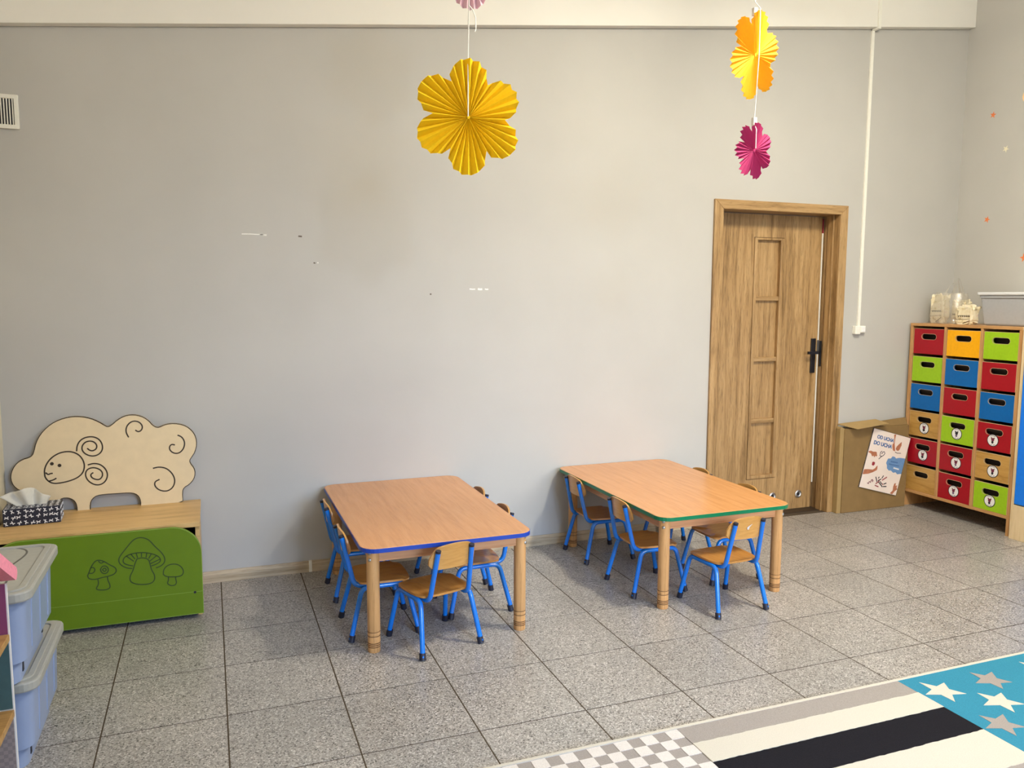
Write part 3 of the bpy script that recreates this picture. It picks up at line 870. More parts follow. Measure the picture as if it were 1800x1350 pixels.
# ------------------------------------------------------------------ sheep bench
BZ = 0.444
bench = thing('sheep_bench', 'toy bench with cream sheep backrest and green mushroom front panel', 'bench', (-0.09, -0.24, 0))
bo = Vector((0.09, 0.24, 0))
MBs = lambda: MB()
def shift(o, v=bo):
    o.location = Vector(o.location) + v
    return o
shift(MB().box(-0.515, 0.318, -0.452, -0.012, BZ - 0.022, BZ).build('seat_plank', M_BENCH, bench, bevel=0.0015))
shift(MB().box(0.296, 0.314, -0.43, -0.02, 0.0, BZ - 0.022).build('side_panel', M_BENCH, bench, bevel=0.001))
shift(MB().box(-0.513, -0.495, -0.43, -0.02, 0.0, BZ - 0.022).build('side_panel', M_BENCH, bench, bevel=0.001))
shift(MB().box(-0.495, 0.296, -0.05, -0.035, 0.03, BZ - 0.022).build('back_panel', M_DARK, bench))
shift(MB().box(-0.42, 0.30, -0.446, -0.06, 0.012, 0.03).build('base_board', M_DARK, bench))
def green_outline(d=0.0):
    x0, x1, z0, z1, r = -0.515 + d, 0.320 - d, 0.022 + d, 0.434 - d, 0.125
    pts = [(x0, z0), (x1, z0)]
    for k in range(13):
        a = PI / 2 * k / 12
        pts.append((x1 - r + r * math.cos(a), z1 - r + r * math.sin(a)))
    for k in range(13):
        a = PI / 2 + PI / 2 * k / 12
        pts.append((x0 + r + r * math.cos(a), z1 - r + r * math.sin(a)))
    return pts
gp = MB()
gp.prism(green_outline(), -0.472, -0.4545, 'y')
gp = shift(gp.build('front_panel', M_GREEN, bench, bevel=0.002))
GY = -0.472
shift(MB().ring(green_outline(-0.0004), green_outline(0.002), GY - 0.0004, GY + 0.004, 'y').build('panel_edge', M_GREEN_L, gp), Vector((0, 0, 0)))
MB().ribbon([(-0.40, 0.130), (0.318, 0.126)], 0.0016, 0.0003, 'y', GY).build('panel_seam', M_GREEN_L, gp)
hx, hz = PANEL_HOLE[0]
MB().prism([(hx + 0.006 * math.cos(a * PI / 6), hz + 0.006 * math.sin(a * PI / 6)) for a in range(12)], GY - 0.0005, GY + 0.002, 'y').build('bolt_hole', M_INK, gp)
for k, lines in MUSHROOMS.items():
    mb = MB()
    for l in lines:
        if len(l) > 2:
            l = chaikin(l, False, 2)
        mb.ribbon(l, 0.0046, 0.0005, 'y', GY)
    mb.build('mushroom_engraving', M_GROOVE_G, gp)
SY = -0.045
so = chaikin(SHEEP, True, 1)
sh = shift(MB().prism(so[::-1], SY, SY + 0.016, 'y').build('sheep_backrest', M_SHEEP, bench))
def offset_outline(pts, d):
    n = len(pts)
    r = []
    for i in range(n):
        a, b = Vector(pts[i - 1]), Vector(pts[(i + 1) % n])
        t = (b - a)
        t = t.normalized() if t.length > 1e-9 else Vector((1, 0))
        r.append((pts[i][0] - t.y * d, pts[i][1] + t.x * d))
    return r
MB().ring(so, offset_outline(so, 0.0036), SY - 0.0003, SY + 0.012, 'y').build('board_edge', M_GROOVE, sh)
for k, l in SHEEP_LINES.items():
    MB().ribbon(chaikin(l, False, 2), 0.0062, 0.0006, 'y', SY).build('engraved_line', M_GROOVE, sh)
for ex, ez in SHEEP_EYES:
    MB().prism([(ex + 0.008 * math.cos(a * PI / 8), ez + 0.008 * math.sin(a * PI / 8)) for a in range(16)], SY - 0.0008, SY + 0.002, 'y').build('eye', M_GROOVE, sh)

# ------------------------------------------------------------------ tissue box
tb = thing('tissue_box', 'black and white patterned tissue box on the sheep bench', 'tissue box', (-0.387, -0.185, BZ), math.radians(3))
tbb = MB().box(-0.112, 0.112, -0.06, 0.06, 0, 0.078).build('carton', M_BLACKP, tb, bevel=0.002)
random.seed(3)
mb = MB()
def squiggle(cx, cz, a, s):
    c, q = math.cos(a), math.sin(a)
    f = lambda u, v: (cx + s * (u * c - v * q), cz + s * (u * q + v * c))
    lines = [[f(-1, 0), f(-.3, .25), f(.4, .05), f(1, .4)], [f(0, .15), f(.25, -.45), f(.6, -.7)], [f(-.4, .2), f(-.3, .8)]]
    return lines
for i in range(9):
    for j in range(3):
        cx = -0.098 + i * 0.0245 + random.uniform(-.004, .004)
        cz = 0.013 + j * 0.026 + random.uniform(-.003, .003)
        for l in squiggle(cx, cz, random.uniform(0, 6.3), 0.0095):
            l = [(max(-0.111, min(0.111, p[0])), max(0.001, min(0.077, p[1]))) for p in l]
            mb.ribbon(l, 0.0036, 0.0004, 'y', -0.0602)
mb.build('leaf_print', M_STICKER, tbb)
mb = MB()
for i in range(5):
    for j in range(3):
        cx = -0.05 + i * 0.0245 + random.uniform(-.003, .003)
        cz = 0.013 + j * 0.026
        for l in squiggle(cx, cz, random.uniform(0, 6.3), 0.0095):
            l = [(max(-0.059, min(0.059, p[0])), max(0.001, min(0.077, p[1]))) for p in l]
            mb.ribbon([(-p[0], p[1]) for p in l], 0.0036, 0.0004, 'x', 0.0)
o = mb.build('leaf_print', M_STICKER, tbb, loc=(0.1124, 0, 0))
mb = MB()
for i in range(9):
    for j in range(5):
        cx = -0.098 + i * 0.0245
        cz = -0.048 + j * 0.024
        for l in squiggle(cx, cz, random.uniform(0, 6.3), 0.0095):
            l = [(max(-0.111, min(0.111, p[0])), max(-.059, min(0.059, p[1]))) for p in l]
            mb.ribbon(l, 0.0036, 0.0004, 'z', 0.0782)
mb.build('leaf_print', M_STICKER, tbb)
# pulled-out tissue: folded sheet standing from the slot
mb = MB()
vs, fs = [], []
nu, nv = 18, 8
for j in range(nv + 1):
    v = j / nv
    for i in range(nu + 1):
        u = -1 + 2 * i / nu
        wid = 0.052 + 0.056 * v * (1 if u < 0 else 0.62)
        x = -0.005 + u * wid - 0.012 * v
        h = 0.088 * (1 - 0.55 * abs(u + 0.08) ** 1.25)
        if u < -0.45:
            h += 0.024 * (-0.45 - u)
        z = 0.072 + v * h
        y = 0.016 * math.sin(u * 7.5) * (0.3 + v) + 0.010 * v * math.sin(u * 3)
        vs.append((x, y, z))
for j in range(nv):
    for i in range(nu):
        a = j * (nu + 1) + i
        fs.append((a, a + 1, a + nu + 2, a + nu + 1))
o = mb.add(vs, fs).build('tissue', M_TISSUE, tb, smooth=60)
sd = o.modifiers.new('solid', 'SOLIDIFY')
sd.thickness = 0.0008

# ------------------------------------------------------------------ drawer cabinet
CX, CY0, CY1, CZ = 4.98, -0.024, -0.850, 1.297
cab = thing('drawer_cabinet', 'tall beech cabinet with three columns of colourful drawers', 'cabinet', (CX, CY0, 0))
L = lambda y: y - CY0
D = XR - 0.02 - CX
def cbox(name, x0, x1, y0, y1, z0, z1, m, par=None, bev=0.0015):
    return MB().box(x0 - CX, x1 - CX, L(min(y0, y1)), L(max(y0, y1)), z0, z1).build(name, m, par or cab, bevel=bev)
cbox('side_panel', CX, CX + D, CY0 - 0.020, CY0, 0, CZ - 0.018, M_CAB)
cbox('side_panel', CX, CX + D, CY1, CY1 + 0.020, 0, CZ - 0.018, M_CAB)
cbox('top_panel', CX - 0.002, CX + D, CY1, CY0, CZ - 0.018, CZ, M_CABH)
cbox('bottom_rail', CX, CX + D, CY1 + 0.02, CY0 - 0.02, 0.106, 0.126, M_CABH)
cbox('back_panel', CX + D - 0.01, CX + D, CY1 + 0.02, CY0 - 0.02, 0.10, CZ - 0.018, M_HOLE)
COLS = [(-0.046, -0.2985), (-0.3165, -0.569), (-0.587, -0.829)]
for y in (-0.3075, -0.578):
    cbox('divider', CX, CX + D - 0.01, y - 0.009, y + 0.009, 0.126, CZ - 0.018, M_CAB)
RH = (CZ - 0.020 - 0.127) / 6
def stadium(cy, cz, w, h, n=8):
    r = h / 2
    pts = []
    for k in range(n + 1):
        a = -PI / 2 + PI * k / n
        pts.append((cy + w / 2 - r + r * math.cos(a), cz + r * math.sin(a)))
    for k in range(n + 1):
        a = PI / 2 + PI * k / n
        pts.append((cy - w / 2 + r + r * math.cos(a), cz + r * math.sin(a)))
    return pts
def rect_match(y0, y1, z0, z1, inner):
    """outer rectangle with one point for each inner point (rays from the hole's middle), corners included"""
    cy = sum(p[0] for p in inner) / len(inner)
    cz = sum(p[1] for p in inner) / len(inner)
    out = []
    for (y, z) in inner:
        dy, dz = y - cy, z - cz
        s = 1e9
        if abs(dy) > 1e-9:
            s = min(s, ((y1 if dy > 0 else y0) - cy) / dy)
        if abs(dz) > 1e-9:
            s = min(s, ((z1 if dz > 0 else z0) - cz) / dz)
        out.append([cy + dy * s, cz + dz * s])
    for (cyy, czz) in ((y0, z0), (y1, z0), (y1, z1), (y0, z1)):
        ca = math.atan2(czz - cz, cyy - cy)
        b = min(range(len(out)), key=lambda q: abs(math.atan2(math.sin(math.atan2(inner[q][1] - cz, inner[q][0] - cy) - ca), math.cos(math.atan2(inner[q][1] - cz, inner[q][0] - cy) - ca))))
        out[b] = [cyy, czz]
    return [tuple(p) for p in out]
GRID = ['RYG', 'GBR', 'BRB', 'WGR', 'RRW', 'WRG']
DM = {'R': M_DRED, 'Y': M_DYELLOW, 'G': M_DGREEN, 'B': M_DBLUE, 'W': M_DWOOD}
DN = {'R': 'red', 'Y': 'yellow', 'G': 'lime green', 'B': 'blue', 'W': 'natural wood'}
RN = ['top', 'second', 'third', 'fourth', 'fifth', 'bottom']
CN = ['left', 'middle', 'right']
STK = {(3, 0), (3, 1), (3, 2), (4, 0), (4, 1), (4, 2), (5, 1), (5, 2)}
random.seed(11)
for r in range(6):
    for c in range(3):
        ya, yb = COLS[c]
        w = ya - yb - 0.010
        h = RH - 0.020
        z0 = 0.1275 + (5 - r) * RH + (0.0 if r == 5 else 0.003)
        off = random.uniform(0.002, 0.008) + (0.004 if c == 0 else 0)
        mb = MB()
        inner = stadium(0, 0.69 * h, 0.118, 0.037)
        mb.mat(0).ring(rect_match(-w / 2, w / 2, 0, h, inner), inner, 0.0, 0.010, 'x')
        mb.mat(1).box(0.0098, 0.36, -w / 2, -w / 2 + 0.008, 0, h - 0.012).box(0.0098, 0.36, w / 2 - 0.008, w / 2, 0, h - 0.012)
        mb.box(0.0098, 0.36, -w / 2, w / 2, 0, 0.006).box(0.352, 0.36, -w / 2, w / 2, 0, h - 0.012)
        mb.mat(2).box(0.0, 0.010, -w / 2 - 0.0015, -w / 2, 0, h).box(0.0, 0.010, w / 2, w / 2 + 0.0015, 0, h)
        mb.box(0.0, 0.010, -w / 2, w / 2, h, h + 0.0015)
        mb.mat(2).ring(stadium(0, 0.69 * h, 0.1215, 0.0405), inner, -0.0004, 0.006, 'x')
        mb.mat(1).box(0.05, 0.30, -w / 2 + 0.02, w / 2 - 0.02, 0.008, h * 0.8)
        d = mb.build('drawer', [DM[GRID[r][c]], M_HOLE, M_PLYEDGE], cab, loc=(off, L((ya + yb) / 2), z0))
        d['label'] = '%s drawer in the %s row, %s column' % (DN[GRID[r][c]], RN[r], CN[c])
        if (r, c) in STK:
            mb = MB()
            disc = lambda R_, cy=0.0, cz=0.0, sy=1.0, n=28: [(cy + R_ * sy * math.cos(2 * PI * k / n), cz + R_ * math.sin(2 * PI * k / n)) for k in range(n)]
            sz = random.uniform(0.36, 0.40) * h - 0.002
            sy = random.uniform(-0.008, 0.006)
            R0 = 0.040
            mb.mat(1).prism(disc(R0), -0.0008, 0.0005, 'x')
            mb.mat(0).prism(disc(R0 - 0.0048), -0.0012, 0.0, 'x')
            ik = 2 if GRID[r][c] != 'G' or r == 5 else 1
            # little animal figure: head, ears, body
            kind = (r * 3 + c) % 3
            mb.mat(ik).prism(disc(0.0105, 0.0, 0.004), -0.0016, -0.001, 'x').prism(disc(0.0045, -0.009, 0.014, n=12), -0.0016, -0.001, 'x').prism(disc(0.0045, 0.009, 0.014, n=12), -0.0016, -0.001, 'x')
            mb.mat(3 if kind == 1 else 1).prism(disc(0.0095, 0.001, -0.012, 0.8 if kind else 1.0, n=16), -0.0015, -0.001, 'x')
            mb.mat(1)
            for k in range(7):
                a = PI / 2 + (k - 3) * 0.17
                mb.prism(disc(0.0022, 0.0295 * math.cos(a), 0.0295 * math.sin(a), n=6), -0.0015, -0.001, 'x')
                if k in (1, 2, 4, 5, 6):
                    mb.prism(disc(0.0022, 0.0295 * math.cos(-a), 0.0295 * math.sin(-a), n=6), -0.0015, -0.001, 'x')
            s = mb.build('sticker', [M_STICKER, M_INK, M_INK_R, M_INK_P], d, loc=(0, sy, sz))
# a spare pale scuff on the bottom middle drawer is left to the paint

# ------------------------------------------------------------------ blue door cabinet at the right edge
bc = thing('blue_cabinet', 'birch cabinet with bright blue door beside the drawer cabinet', 'cabinet', (4.955, -0.872, 0))
BW = 0.80
bx = lambda n, x0, x1, y0, y1, z0, z1, m, par=None, bev=0.0015: MB().box(x0, x1, y0, y1, z0, z1).build(n, m, par or bc, bevel=bev)
bx('side_panel', 0, 0.40, -0.018, 0, 0, 1.28, M_BIRCH)
bx('side_panel', 0, 0.40, -BW, -BW + 0.018, 0, 1.28, M_BIRCH)
bx('top_panel', -0.004, 0.40, -BW, 0, 1.28, 1.298, M_BIRCH)
bx('plinth', 0.0, 0.40, -BW + 0.018, -0.018, 0, 0.215, M_BIRCH)
bx('back_panel', 0.39, 0.40, -BW + 0.018, -0.018, 0.215, 1.28, M_BIRCH)
bd = bx('door', -0.002, 0.016, -BW + 0.022, -0.022, 0.222, 1.275, M_DOORBLUE)
bx('door_knob', -0.024, -0.002, -BW + 0.05, -BW + 0.074, 0.74, 0.764, M_CHROME, bd, 0.004)

# ------------------------------------------------------------------ things on top of the drawer cabinet
gb = thing('storage_tub', 'light grey plastic tub with lid on top of the drawer cabinet', 'storage box', (5.20, -0.675, CZ))
mb = MB()
mb.add([(-0.105, -0.185, 0), (0.13, -0.185, 0), (0.13, 0.185, 0), (-0.105, 0.185, 0), (-0.125, -0.205, 0.19), (0.15, -0.205, 0.19), (0.15, 0.205, 0.19), (-0.125, 0.205, 0.19)],
       [(0, 3, 2, 1), (4, 5, 6, 7), (0, 1, 5, 4), (1, 2, 6, 5), (2, 3, 7, 6), (3, 0, 4, 7)])
mb.build('tub_body', M_GREYBOX, gb, bevel=0.012)
MB().prism(rrect(-0.142, 0.165, -0.222, 0.222, 0.02), 0.194, 0.212, 'z').build('tub_lid', M_GREYLID, gb, bevel=0.004)
MB().prism(rrect(-0.131, 0.155, -0.211, 0.211, 0.02), 0.176, 0.194, 'z').build('tub_rim', M_GREYBOX, gb)

M_PACK, nt, b = new_mat('cream_packet')
v = coords(nt)
n = noise_tex(nt, v, 26, 4, 0.6)
r_ = ramp(nt, [(0.30, (0.42, 0.30, 0.12)), (0.42, (0.74, 0.64, 0.42)), (0.60, (0.80, 0.72, 0.54)), (0.72, (0.72, 0.50, 0.40))])
nt.links.new(n.outputs['Fac'], r_.inputs[0])
nt.links.new(r_.outputs[0], b.inputs['Base Color'])
b.inputs['Roughness'].default_value = 0.3
bump(nt, b, n.outputs['Fac'], 0.5, 0.006)
M_FILM, nt, b = new_mat('clear_film')
tr = nt.nodes.new('ShaderNodeBsdfTransparent')
tr.inputs[0].default_value = (0.96, 0.95, 0.93, 1)
gl = nt.nodes.new('ShaderNodeBsdfGlossy')
gl.inputs['Roughness'].default_value = 0.18
gl.inputs['Color'].default_value = (0.95, 0.93, 0.88, 1)
df = nt.nodes.new('ShaderNodeBsdfDiffuse')
df.inputs[0].default_value = (0.8, 0.76, 0.68, 1)
v = coords(nt)
n = noise_tex(nt, v, 40, 4, 0.6)
bk = nt.nodes.new('ShaderNodeBump')
bk.inputs['Strength'].default_value = 0.8
bk.inputs['Distance'].default_value = 0.01
nt.links.new(n.outputs['Fac'], bk.inputs['Height'])
nt.links.new(bk.outputs[0], gl.inputs['Normal'])
m1 = nt.nodes.new('ShaderNodeMixShader')
m1.inputs[0].default_value = 0.5
nt.links.new(gl.outputs[0], m1.inputs[1])
nt.links.new(df.outputs[0], m1.inputs[2])
m2 = nt.nodes.new('ShaderNodeMixShader')
m2.inputs[0].default_value = 0.36
nt.links.new(tr.outputs[0], m2.inputs[1])
nt.links.new(m1.outputs[0], m2.inputs[2])
nt.links.new(m2.outputs[0], nt.nodes['Material Output'].inputs['Surface'])


def packet(label, loc, size, rz, seed, word):
    t = thing('packet', label, 'packet', loc, rz, 'cream packets on the drawer cabinet')
    sx, sy, sz = size
    blob('wrapper', M_PACK, t, sx, sy, sz, seed, 0.20, 26, 18, 0.42)
    mb = MB()
    x = -sx / 2 * 1.06
    # blurred dark word mark and rule on the front
    for q in range(6):
        yy = (0.30 - 0.12 * q) * sy
        zz = (0.44 if word else 0.40) * sz
        mb.ribbon([(yy, zz + 0.006), (yy - 0.005, zz - 0.004), (yy - 0.010, zz + 0.004)], 0.0045, 0.001, 'x', x)
    mb.ribbon([(0.42 * sy, 0.26 * sz), (-0.40 * sy, 0.30 * sz)], 0.002, 0.001, 'x', x)
    mb.ribbon([(0.0, 0.05 * sz), (-0.40 * sy, 0.22 * sz)], 0.003, 0.001, 'x', x)
    mb.build('printed_mark', M_GROOVE, t)
    return t


packet('cream packet inside the clear carrier bag, nearest the wall', (5.135, -0.120, CZ), (0.080, 0.105, 0.190), 0.1, 1.3, True)
packet('cream packet lying deep in the clear carrier bag, partly hidden', (5.195, -0.245, CZ), (0.08, 0.12, 0.155), -0.2, 8.1, False)
packet('cream packet with dark print standing beside the grey tub', (5.10, -0.365, CZ), (0.075, 0.125, 0.125), 0.05, 4.7, True)
bag = thing('carrier_bag', 'clear plastic carrier bag with twisted handles on the drawer cabinet', 'bag', (5.155, -0.185, CZ))
mb = MB()
vs, fs = [], []
nu, nv = 36, 14
for j in range(nv + 1):
    t_ = j / nv
    for i in range(nu):
        a = 2 * PI * i / nu
        sq = lambda q: math.copysign(abs(q) ** 0.6, q)
        wy = 0.125 * (1 - 0.18 * t_ ** 3)
        wx = 0.085 * (1 - 0.35 * t_ ** 2)
        dn = 1 + 0.10 * noise.noise(Vector((math.cos(a) * 2.5, math.sin(a) * 2.5, t_ * 4 + 3)))
        vs.append((wx * sq(math.cos(a)) * dn, wy * sq(math.sin(a)) * dn, 0.002 + 0.205 * t_ + 0.012 * t_ * noise.noise(Vector((a * 1.5, 2, 5)))))
for j in range(nv):
    for i in range(nu):
        i2 = (i + 1) % nu
        fs.append((j * nu + i, j * nu + i2, (j + 1) * nu + i2, (j + 1) * nu + i))
mb.add(vs, fs).build('bag_body', M_FILM, bag, smooth=60)
def handle(path, w, nm):
    mb = MB()
    P = chaikin(path, False, 2)
    k = len(P)
    vs = []
    for i, p in enumerate(P):
        s = w * (1.0 - 0.55 * math.sin(PI * i / (k - 1)))
        vs += [(p[0], p[1] - s, p[2] - 0.2 * s), (p[0] + 0.012, p[1] + s, p[2] + 0.2 * s)]
    mb.add(vs, [(2 * i, 2 * i + 1, 2 * i + 3, 2 * i + 2) for i in range(k - 1)])
    mb.build(nm, M_FILM, bag, smooth=60)
handle([(-0.03, 0.035, 0.195), (-0.03, -0.01, 0.262), (-0.03, -0.055, 0.285), (-0.02, -0.05, 0.27), (0.0, 0.0, 0.19)], 0.020, 'bag_handle')
handle([(-0.02, -0.115, 0.185), (-0.02, -0.095, 0.25), (-0.02, -0.068, 0.312), (-0.02, -0.058, 0.300), (0.0, -0.07, 0.19)], 0.018, 'bag_handle')

# ------------------------------------------------------------------ cardboard and poster
cb = thing('cardboard_box', 'large flat cardboard box leaning on the wall beside the door', 'cardboard box', (4.66, -0.04, 0))
c0 = Vector((-4.66, 0.04, 0))
def cshift(o):
    o.location = Vector(o.location) + c0
    return o
cshift(MB().box(4.396, 4.966, -0.072, -0.004 - 0.016, 0.0, 0.585).build('box_body', M_CARD, cb, bevel=0.004))
cshift(MB().prism([(4.362, 0.0), (4.398, 0.0), (4.398, 0.588), (4.372, 0.600), (4.364, 0.585)], -0.064, -0.021, 'y').build('box_edge', M_CARD2, cb, bevel=0.003))
def slab(pts, th, name, m):
    """thin bent sheet from four corner points"""
    P = [Vector(p) for p in pts]
    nrm = (P[1] - P[0]).cross(P[3] - P[0]).normalized() * th
    mb = MB().add([tuple(p) for p in P] + [tuple(p + nrm) for p in P], [(0, 1, 2, 3), (4, 7, 6, 5), (0, 4, 5, 1), (1, 5, 6, 2), (2, 6, 7, 3), (3, 7, 4, 0)])
    return cshift(mb.build(name, m, cb))
slab([(4.372, -0.022, 0.612), (4.455, -0.125, 0.588), (4.735, -0.115, 0.610), (4.705, -0.022, 0.628)], 0.004, 'flap', M_CARD2)
slab([(4.715, -0.060, 0.585), (4.962, -0.060, 0.585), (4.962, -0.030, 0.632), (4.715, -0.040, 0.618)], 0.004, 'flap', M_CARD)
a = math.radians(-15.0)
ps = thing('poster', 'pale pink poster with hands and blue lettering propped on the cardboard box', 'poster', (4.64, -0.0765, 0.582))
ps.rotation_euler = (0, -a, 0)
PW, PH = 0.352, 0.420
sheet = MB().box(0, PW, -0.0035, 0.003, -PH, 0).build('sheet', [M_POSTER], ps)
MB().ring([(0, -PH), (PW, -PH), (PW, 0), (0, 0)], [(0.002, -PH + .002), (PW - .002, -PH + .002), (PW - .002, -.002), (.002, -.002)], -0.0037, 0.0031, 'y').build('sheet_edge', M_INK, ps)
F_ = lambda l: [(min(max(p[0], 0.003), PW - 0.003), min(max(-p[1], -PH + 0.003), -0.003)) for p in l]
PY = -0.0036
def printed(l, m, nm, closed=True, w=0.004, d=0.0006):
    l = F_(l)
    if closed:
        MB().prism(l, PY - d, PY + 0.001, 'y').build(nm, m, sheet)
    else:
        MB().ribbon(l, w, d, 'y', PY).build(nm, m, sheet)
for k in ('arm1', 'arm2', 'hand1', 'arm3', 'arm4'):
    printed(POSTER[k], M_SKIN, 'printed_hand')
cl = POSTER['cloud'] + [(0.352, 0.262), (0.352, 0.150)]
cl = [p for p in cl if p[0] < 0.3495 or p in cl[-2:]]
printed(cl, M_CLOUD, 'printed_cloud')
printed(POSTER['lips'], M_PRED, 'printed_shape')
printed(POSTER['heart'], M_INK, 'printed_line', False, 0.005)
printed(POSTER['heart2'], M_INK, 'printed_line', False, 0.005)
printed(POSTER['curve'], M_INK, 'printed_line', False, 0.004)
for k, l in enumerate(POSTER['p']):
    printed(l, M_PRED if k % 3 == 1 else M_INK, 'printed_stick', False, 0.007)
for l in POSTER['sq']:
    printed(l, M_INK_R, 'printed_line', False, 0.007)
for k, l in enumerate(POSTER['ct']):
    (x0, y0), (x1, y1) = l[0], l[-1]
    x1 = min(x1, 0.34)
    n = 9
    mb = MB()
    for q in range(n):
        t0, t1 = q / n, (q + 0.7) / n
        mb.ribbon(F_([(x0 + (x1 - x0) * t0, y0 + (y1 - y0) * t0), (x0 + (x1 - x0) * t1, y0 + (y1 - y0) * t1)]), 0.009 if k < 2 else 0.010, 0.0011, 'y', PY)
    mb.build('cloud_text_line', M_PBLUE if k < 2 else M_PWHITE, sheet)


def lettering(txt, x, z, size, m, parent, y, tilt=0.0, name='lettering'):
    cu = bpy.data.curves.new('txt', 'FONT')
    cu.body = txt
    cu.size = size
    cu.extrude = 0.0005
    cu.offset = size * 0.04
    ob = bpy.data.objects.new('txt', cu)
    COL.objects.link(ob)
    dg = bpy.context.evaluated_depsgraph_get()
    me = bpy.data.meshes.new_from_object(ob.evaluated_get(dg))
    bpy.data.objects.remove(ob, do_unlink=True)
    me.materials.clear()
    me.materials.append(m)
    o = bpy.data.objects.new(name, me)
    COL.objects.link(o)
    o.parent = parent
    o.location = (x, y, z)
    o.rotation_euler = (PI / 2, -tilt, 0)
    return o


(tx, ty) = POSTER['t1'][0]
lettering('OD UCHA', 0.048, -0.062, 0.0335, M_PBLUE, sheet, PY - 0.0002)
lettering('DO UCHA', 0.030, -0.107, 0.0365, M_PBLUE, sheet, PY - 0.0002)

# ------------------------------------------------------------------ switch, cable trunk, vent
sw = thing('light_switch', 'white surface light switch at the foot of the cable trunk', 'switch', (4.526, -0.0, 1.253))
MB().box(-0.044, 0.0, -0.030, 0.0, -0.028, 0.027).build('switch_box', M_WHITEP, sw, bevel=0.003)
p2 = MB().box(0.004, 0.048, -0.026, 0.0, -0.020, 0.028).build('switch_box', M_WHITEP, sw, bevel=0.003)
MB().box(0.010, 0.042, -0.030, -0.025, -0.014, 0.022).build('rocker', M_STICKER, p2, bevel=0.002)
ct = thing('cable_trunk', 'thin white cable trunk running down the wall beside the door', 'cable trunk', (4.526, 0, 0))
bz = beam_z(4.526)
MB().box(-0.011, 0.011, -0.013, 0, 1.24, bz - 0.002).build('trunk_run', M_WHITEP, ct, bevel=0.002)
MB().box(-0.011, 0.013, -0.063, 0, bz - 0.014, bz - 0.002).build('trunk_elbow', M_WHITEP, ct, bevel=0.002)
MB().box(-0.010, 0.012, -0.063, -0.051, bz - 0.006, ZC).build('trunk_run', M_WHITEP, ct, bevel=0.002)
vt = thing('air_vent', 'white square air vent with upright slats high on the wall', 'vent', (-0.455, 0, 2.2875))
MB().ring([(-0.074, -0.075), (0.074, -0.075), (0.074, 0.075), (-0.074, 0.075)], [(-0.056, -0.057), (0.056, -0.057), (0.056, 0.057), (-0.056, 0.057)], -0.014, 0.0, 'y').build('vent_frame', M_WHITEP, vt, bevel=0.002)
MB().box(-0.056, 0.056, -0.003, 0.0, -0.057, 0.057).build('vent_back', M_DARK, vt)
for k in range(10):
    MB().box(-0.0022, 0.0022, -0.0125, -0.003, -0.057, 0.057).build('slat', M_WHITEP, vt, loc=(-0.050 + k * 0.0112, 0, 0))

# ------------------------------------------------------------------ wall stickers on the right wall
def wstar(y, z, r, m, label, rot):
    o = MB().prism(star_pts(0, 0, r, 0.40, rot), -0.0008, 0.0, 'x').build('star_sticker', m, None, loc=(XR - 0.0002, y, z))
    tag(o, label, 'wall sticker', 'stickers on the right wall')
wstar(-0.227, 2.700, 0.024, M_ORSTAR, 'small orange star sticker, highest on the right wall', 0.2)
wstar(-0.337, 2.458, 0.024, M_YSTAR, 'small pale cream star sticker on the right wall', 0.5)
wstar(-0.233, 2.005, 0.024, M_ORSTAR, 'small orange star sticker below the cream star', 0.35)
wstar(-0.520, 1.735, 0.030, M_ORSTAR, 'orange star sticker cut by the right photo edge', -0.2)
o = MB().prism([(0.045 * math.cos(k * PI / 12), 0.045 * math.sin(k * PI / 12)) for k in range(24)], -0.0008, 0.0, 'x').build('round_sticker', M_MOON, None, loc=(XR - 0.0002, -0.475, 2.772))
tag(o, 'round peach sticker at the right photo edge', 'wall sticker', 'stickers on the right wall')

# ------------------------------------------------------------------ paper flowers on strings
def flower(name_label, R, m, petals=6, per=7, center=(0, 0, 0), yaw=0.0, tilt=0.0, roll=0.0, cut=False, depth=0.035):
    t = thing('paper_flower', name_label, 'paper flower', center)
    t.rotation_euler = (tilt, roll, yaw)
    half = PI / petals
    d, rho = 0.66, 0.34
    if petals > 6:
        d, rho = 0.70, 0.30
    def rad(ph):
        s = d * math.sin(ph)
        q = rho * rho - s * s
        return (d * math.cos(ph) + math.sqrt(q)) if q > 0 else d * math.cos(ph) * 0.97
    mb = MB()
    vs, fs = [(0.0, 0.0, 0.0)], []
    n = per * 2
    rr = (0.10, 0.45, 0.75, 1.0)
    for k in range(n + 1):
        ph = -half + 2 * half * k / n
        for q in rr:
            r = rad(ph) * R * q
            if cut and q == 1.0 and k % 2 == 0 and 0 < k < n:
                r *= 0.95
            amp = depth * R / 0.15 * (0.18 + 0.82 * q) * 0.22
            vs.append((r * math.sin(ph), (amp if k % 2 else -amp), r * math.cos(ph)))
    m4 = len(rr)
    for k in range(n):
        a, b = 1 + k * m4, 1 + (k + 1) * m4
        fs.append((0, a, b))
        for q in range(m4 - 1):
            fs.append((a + q, a + q + 1, b + q + 1, b + q))
    mb.add(vs, fs)
    first = None
    for k in range(petals):
        if first is None:
            first = mb.build('petal', m, t, fix=False)
            sd = first.modifiers.new('solid', 'SOLIDIFY')
            sd.thickness = 0.0006
            o = first
        else:
            o = bpy.data.objects.new('petal', first.data)
            COL.objects.link(o)
            o.parent = t
            sd = o.modifiers.new('solid', 'SOLIDIFY')
            sd.thickness = 0.0006
        o.rotation_euler = (0, 2 * PI * k / petals, 0)
    MB().lathe([(0.0, -0.004), (0.006, -0.003), (0.006, 0.003), (0.0, 0.004)], seg=12).build('center_knot', m, t, rot=(PI / 2, 0, 0))
    return t


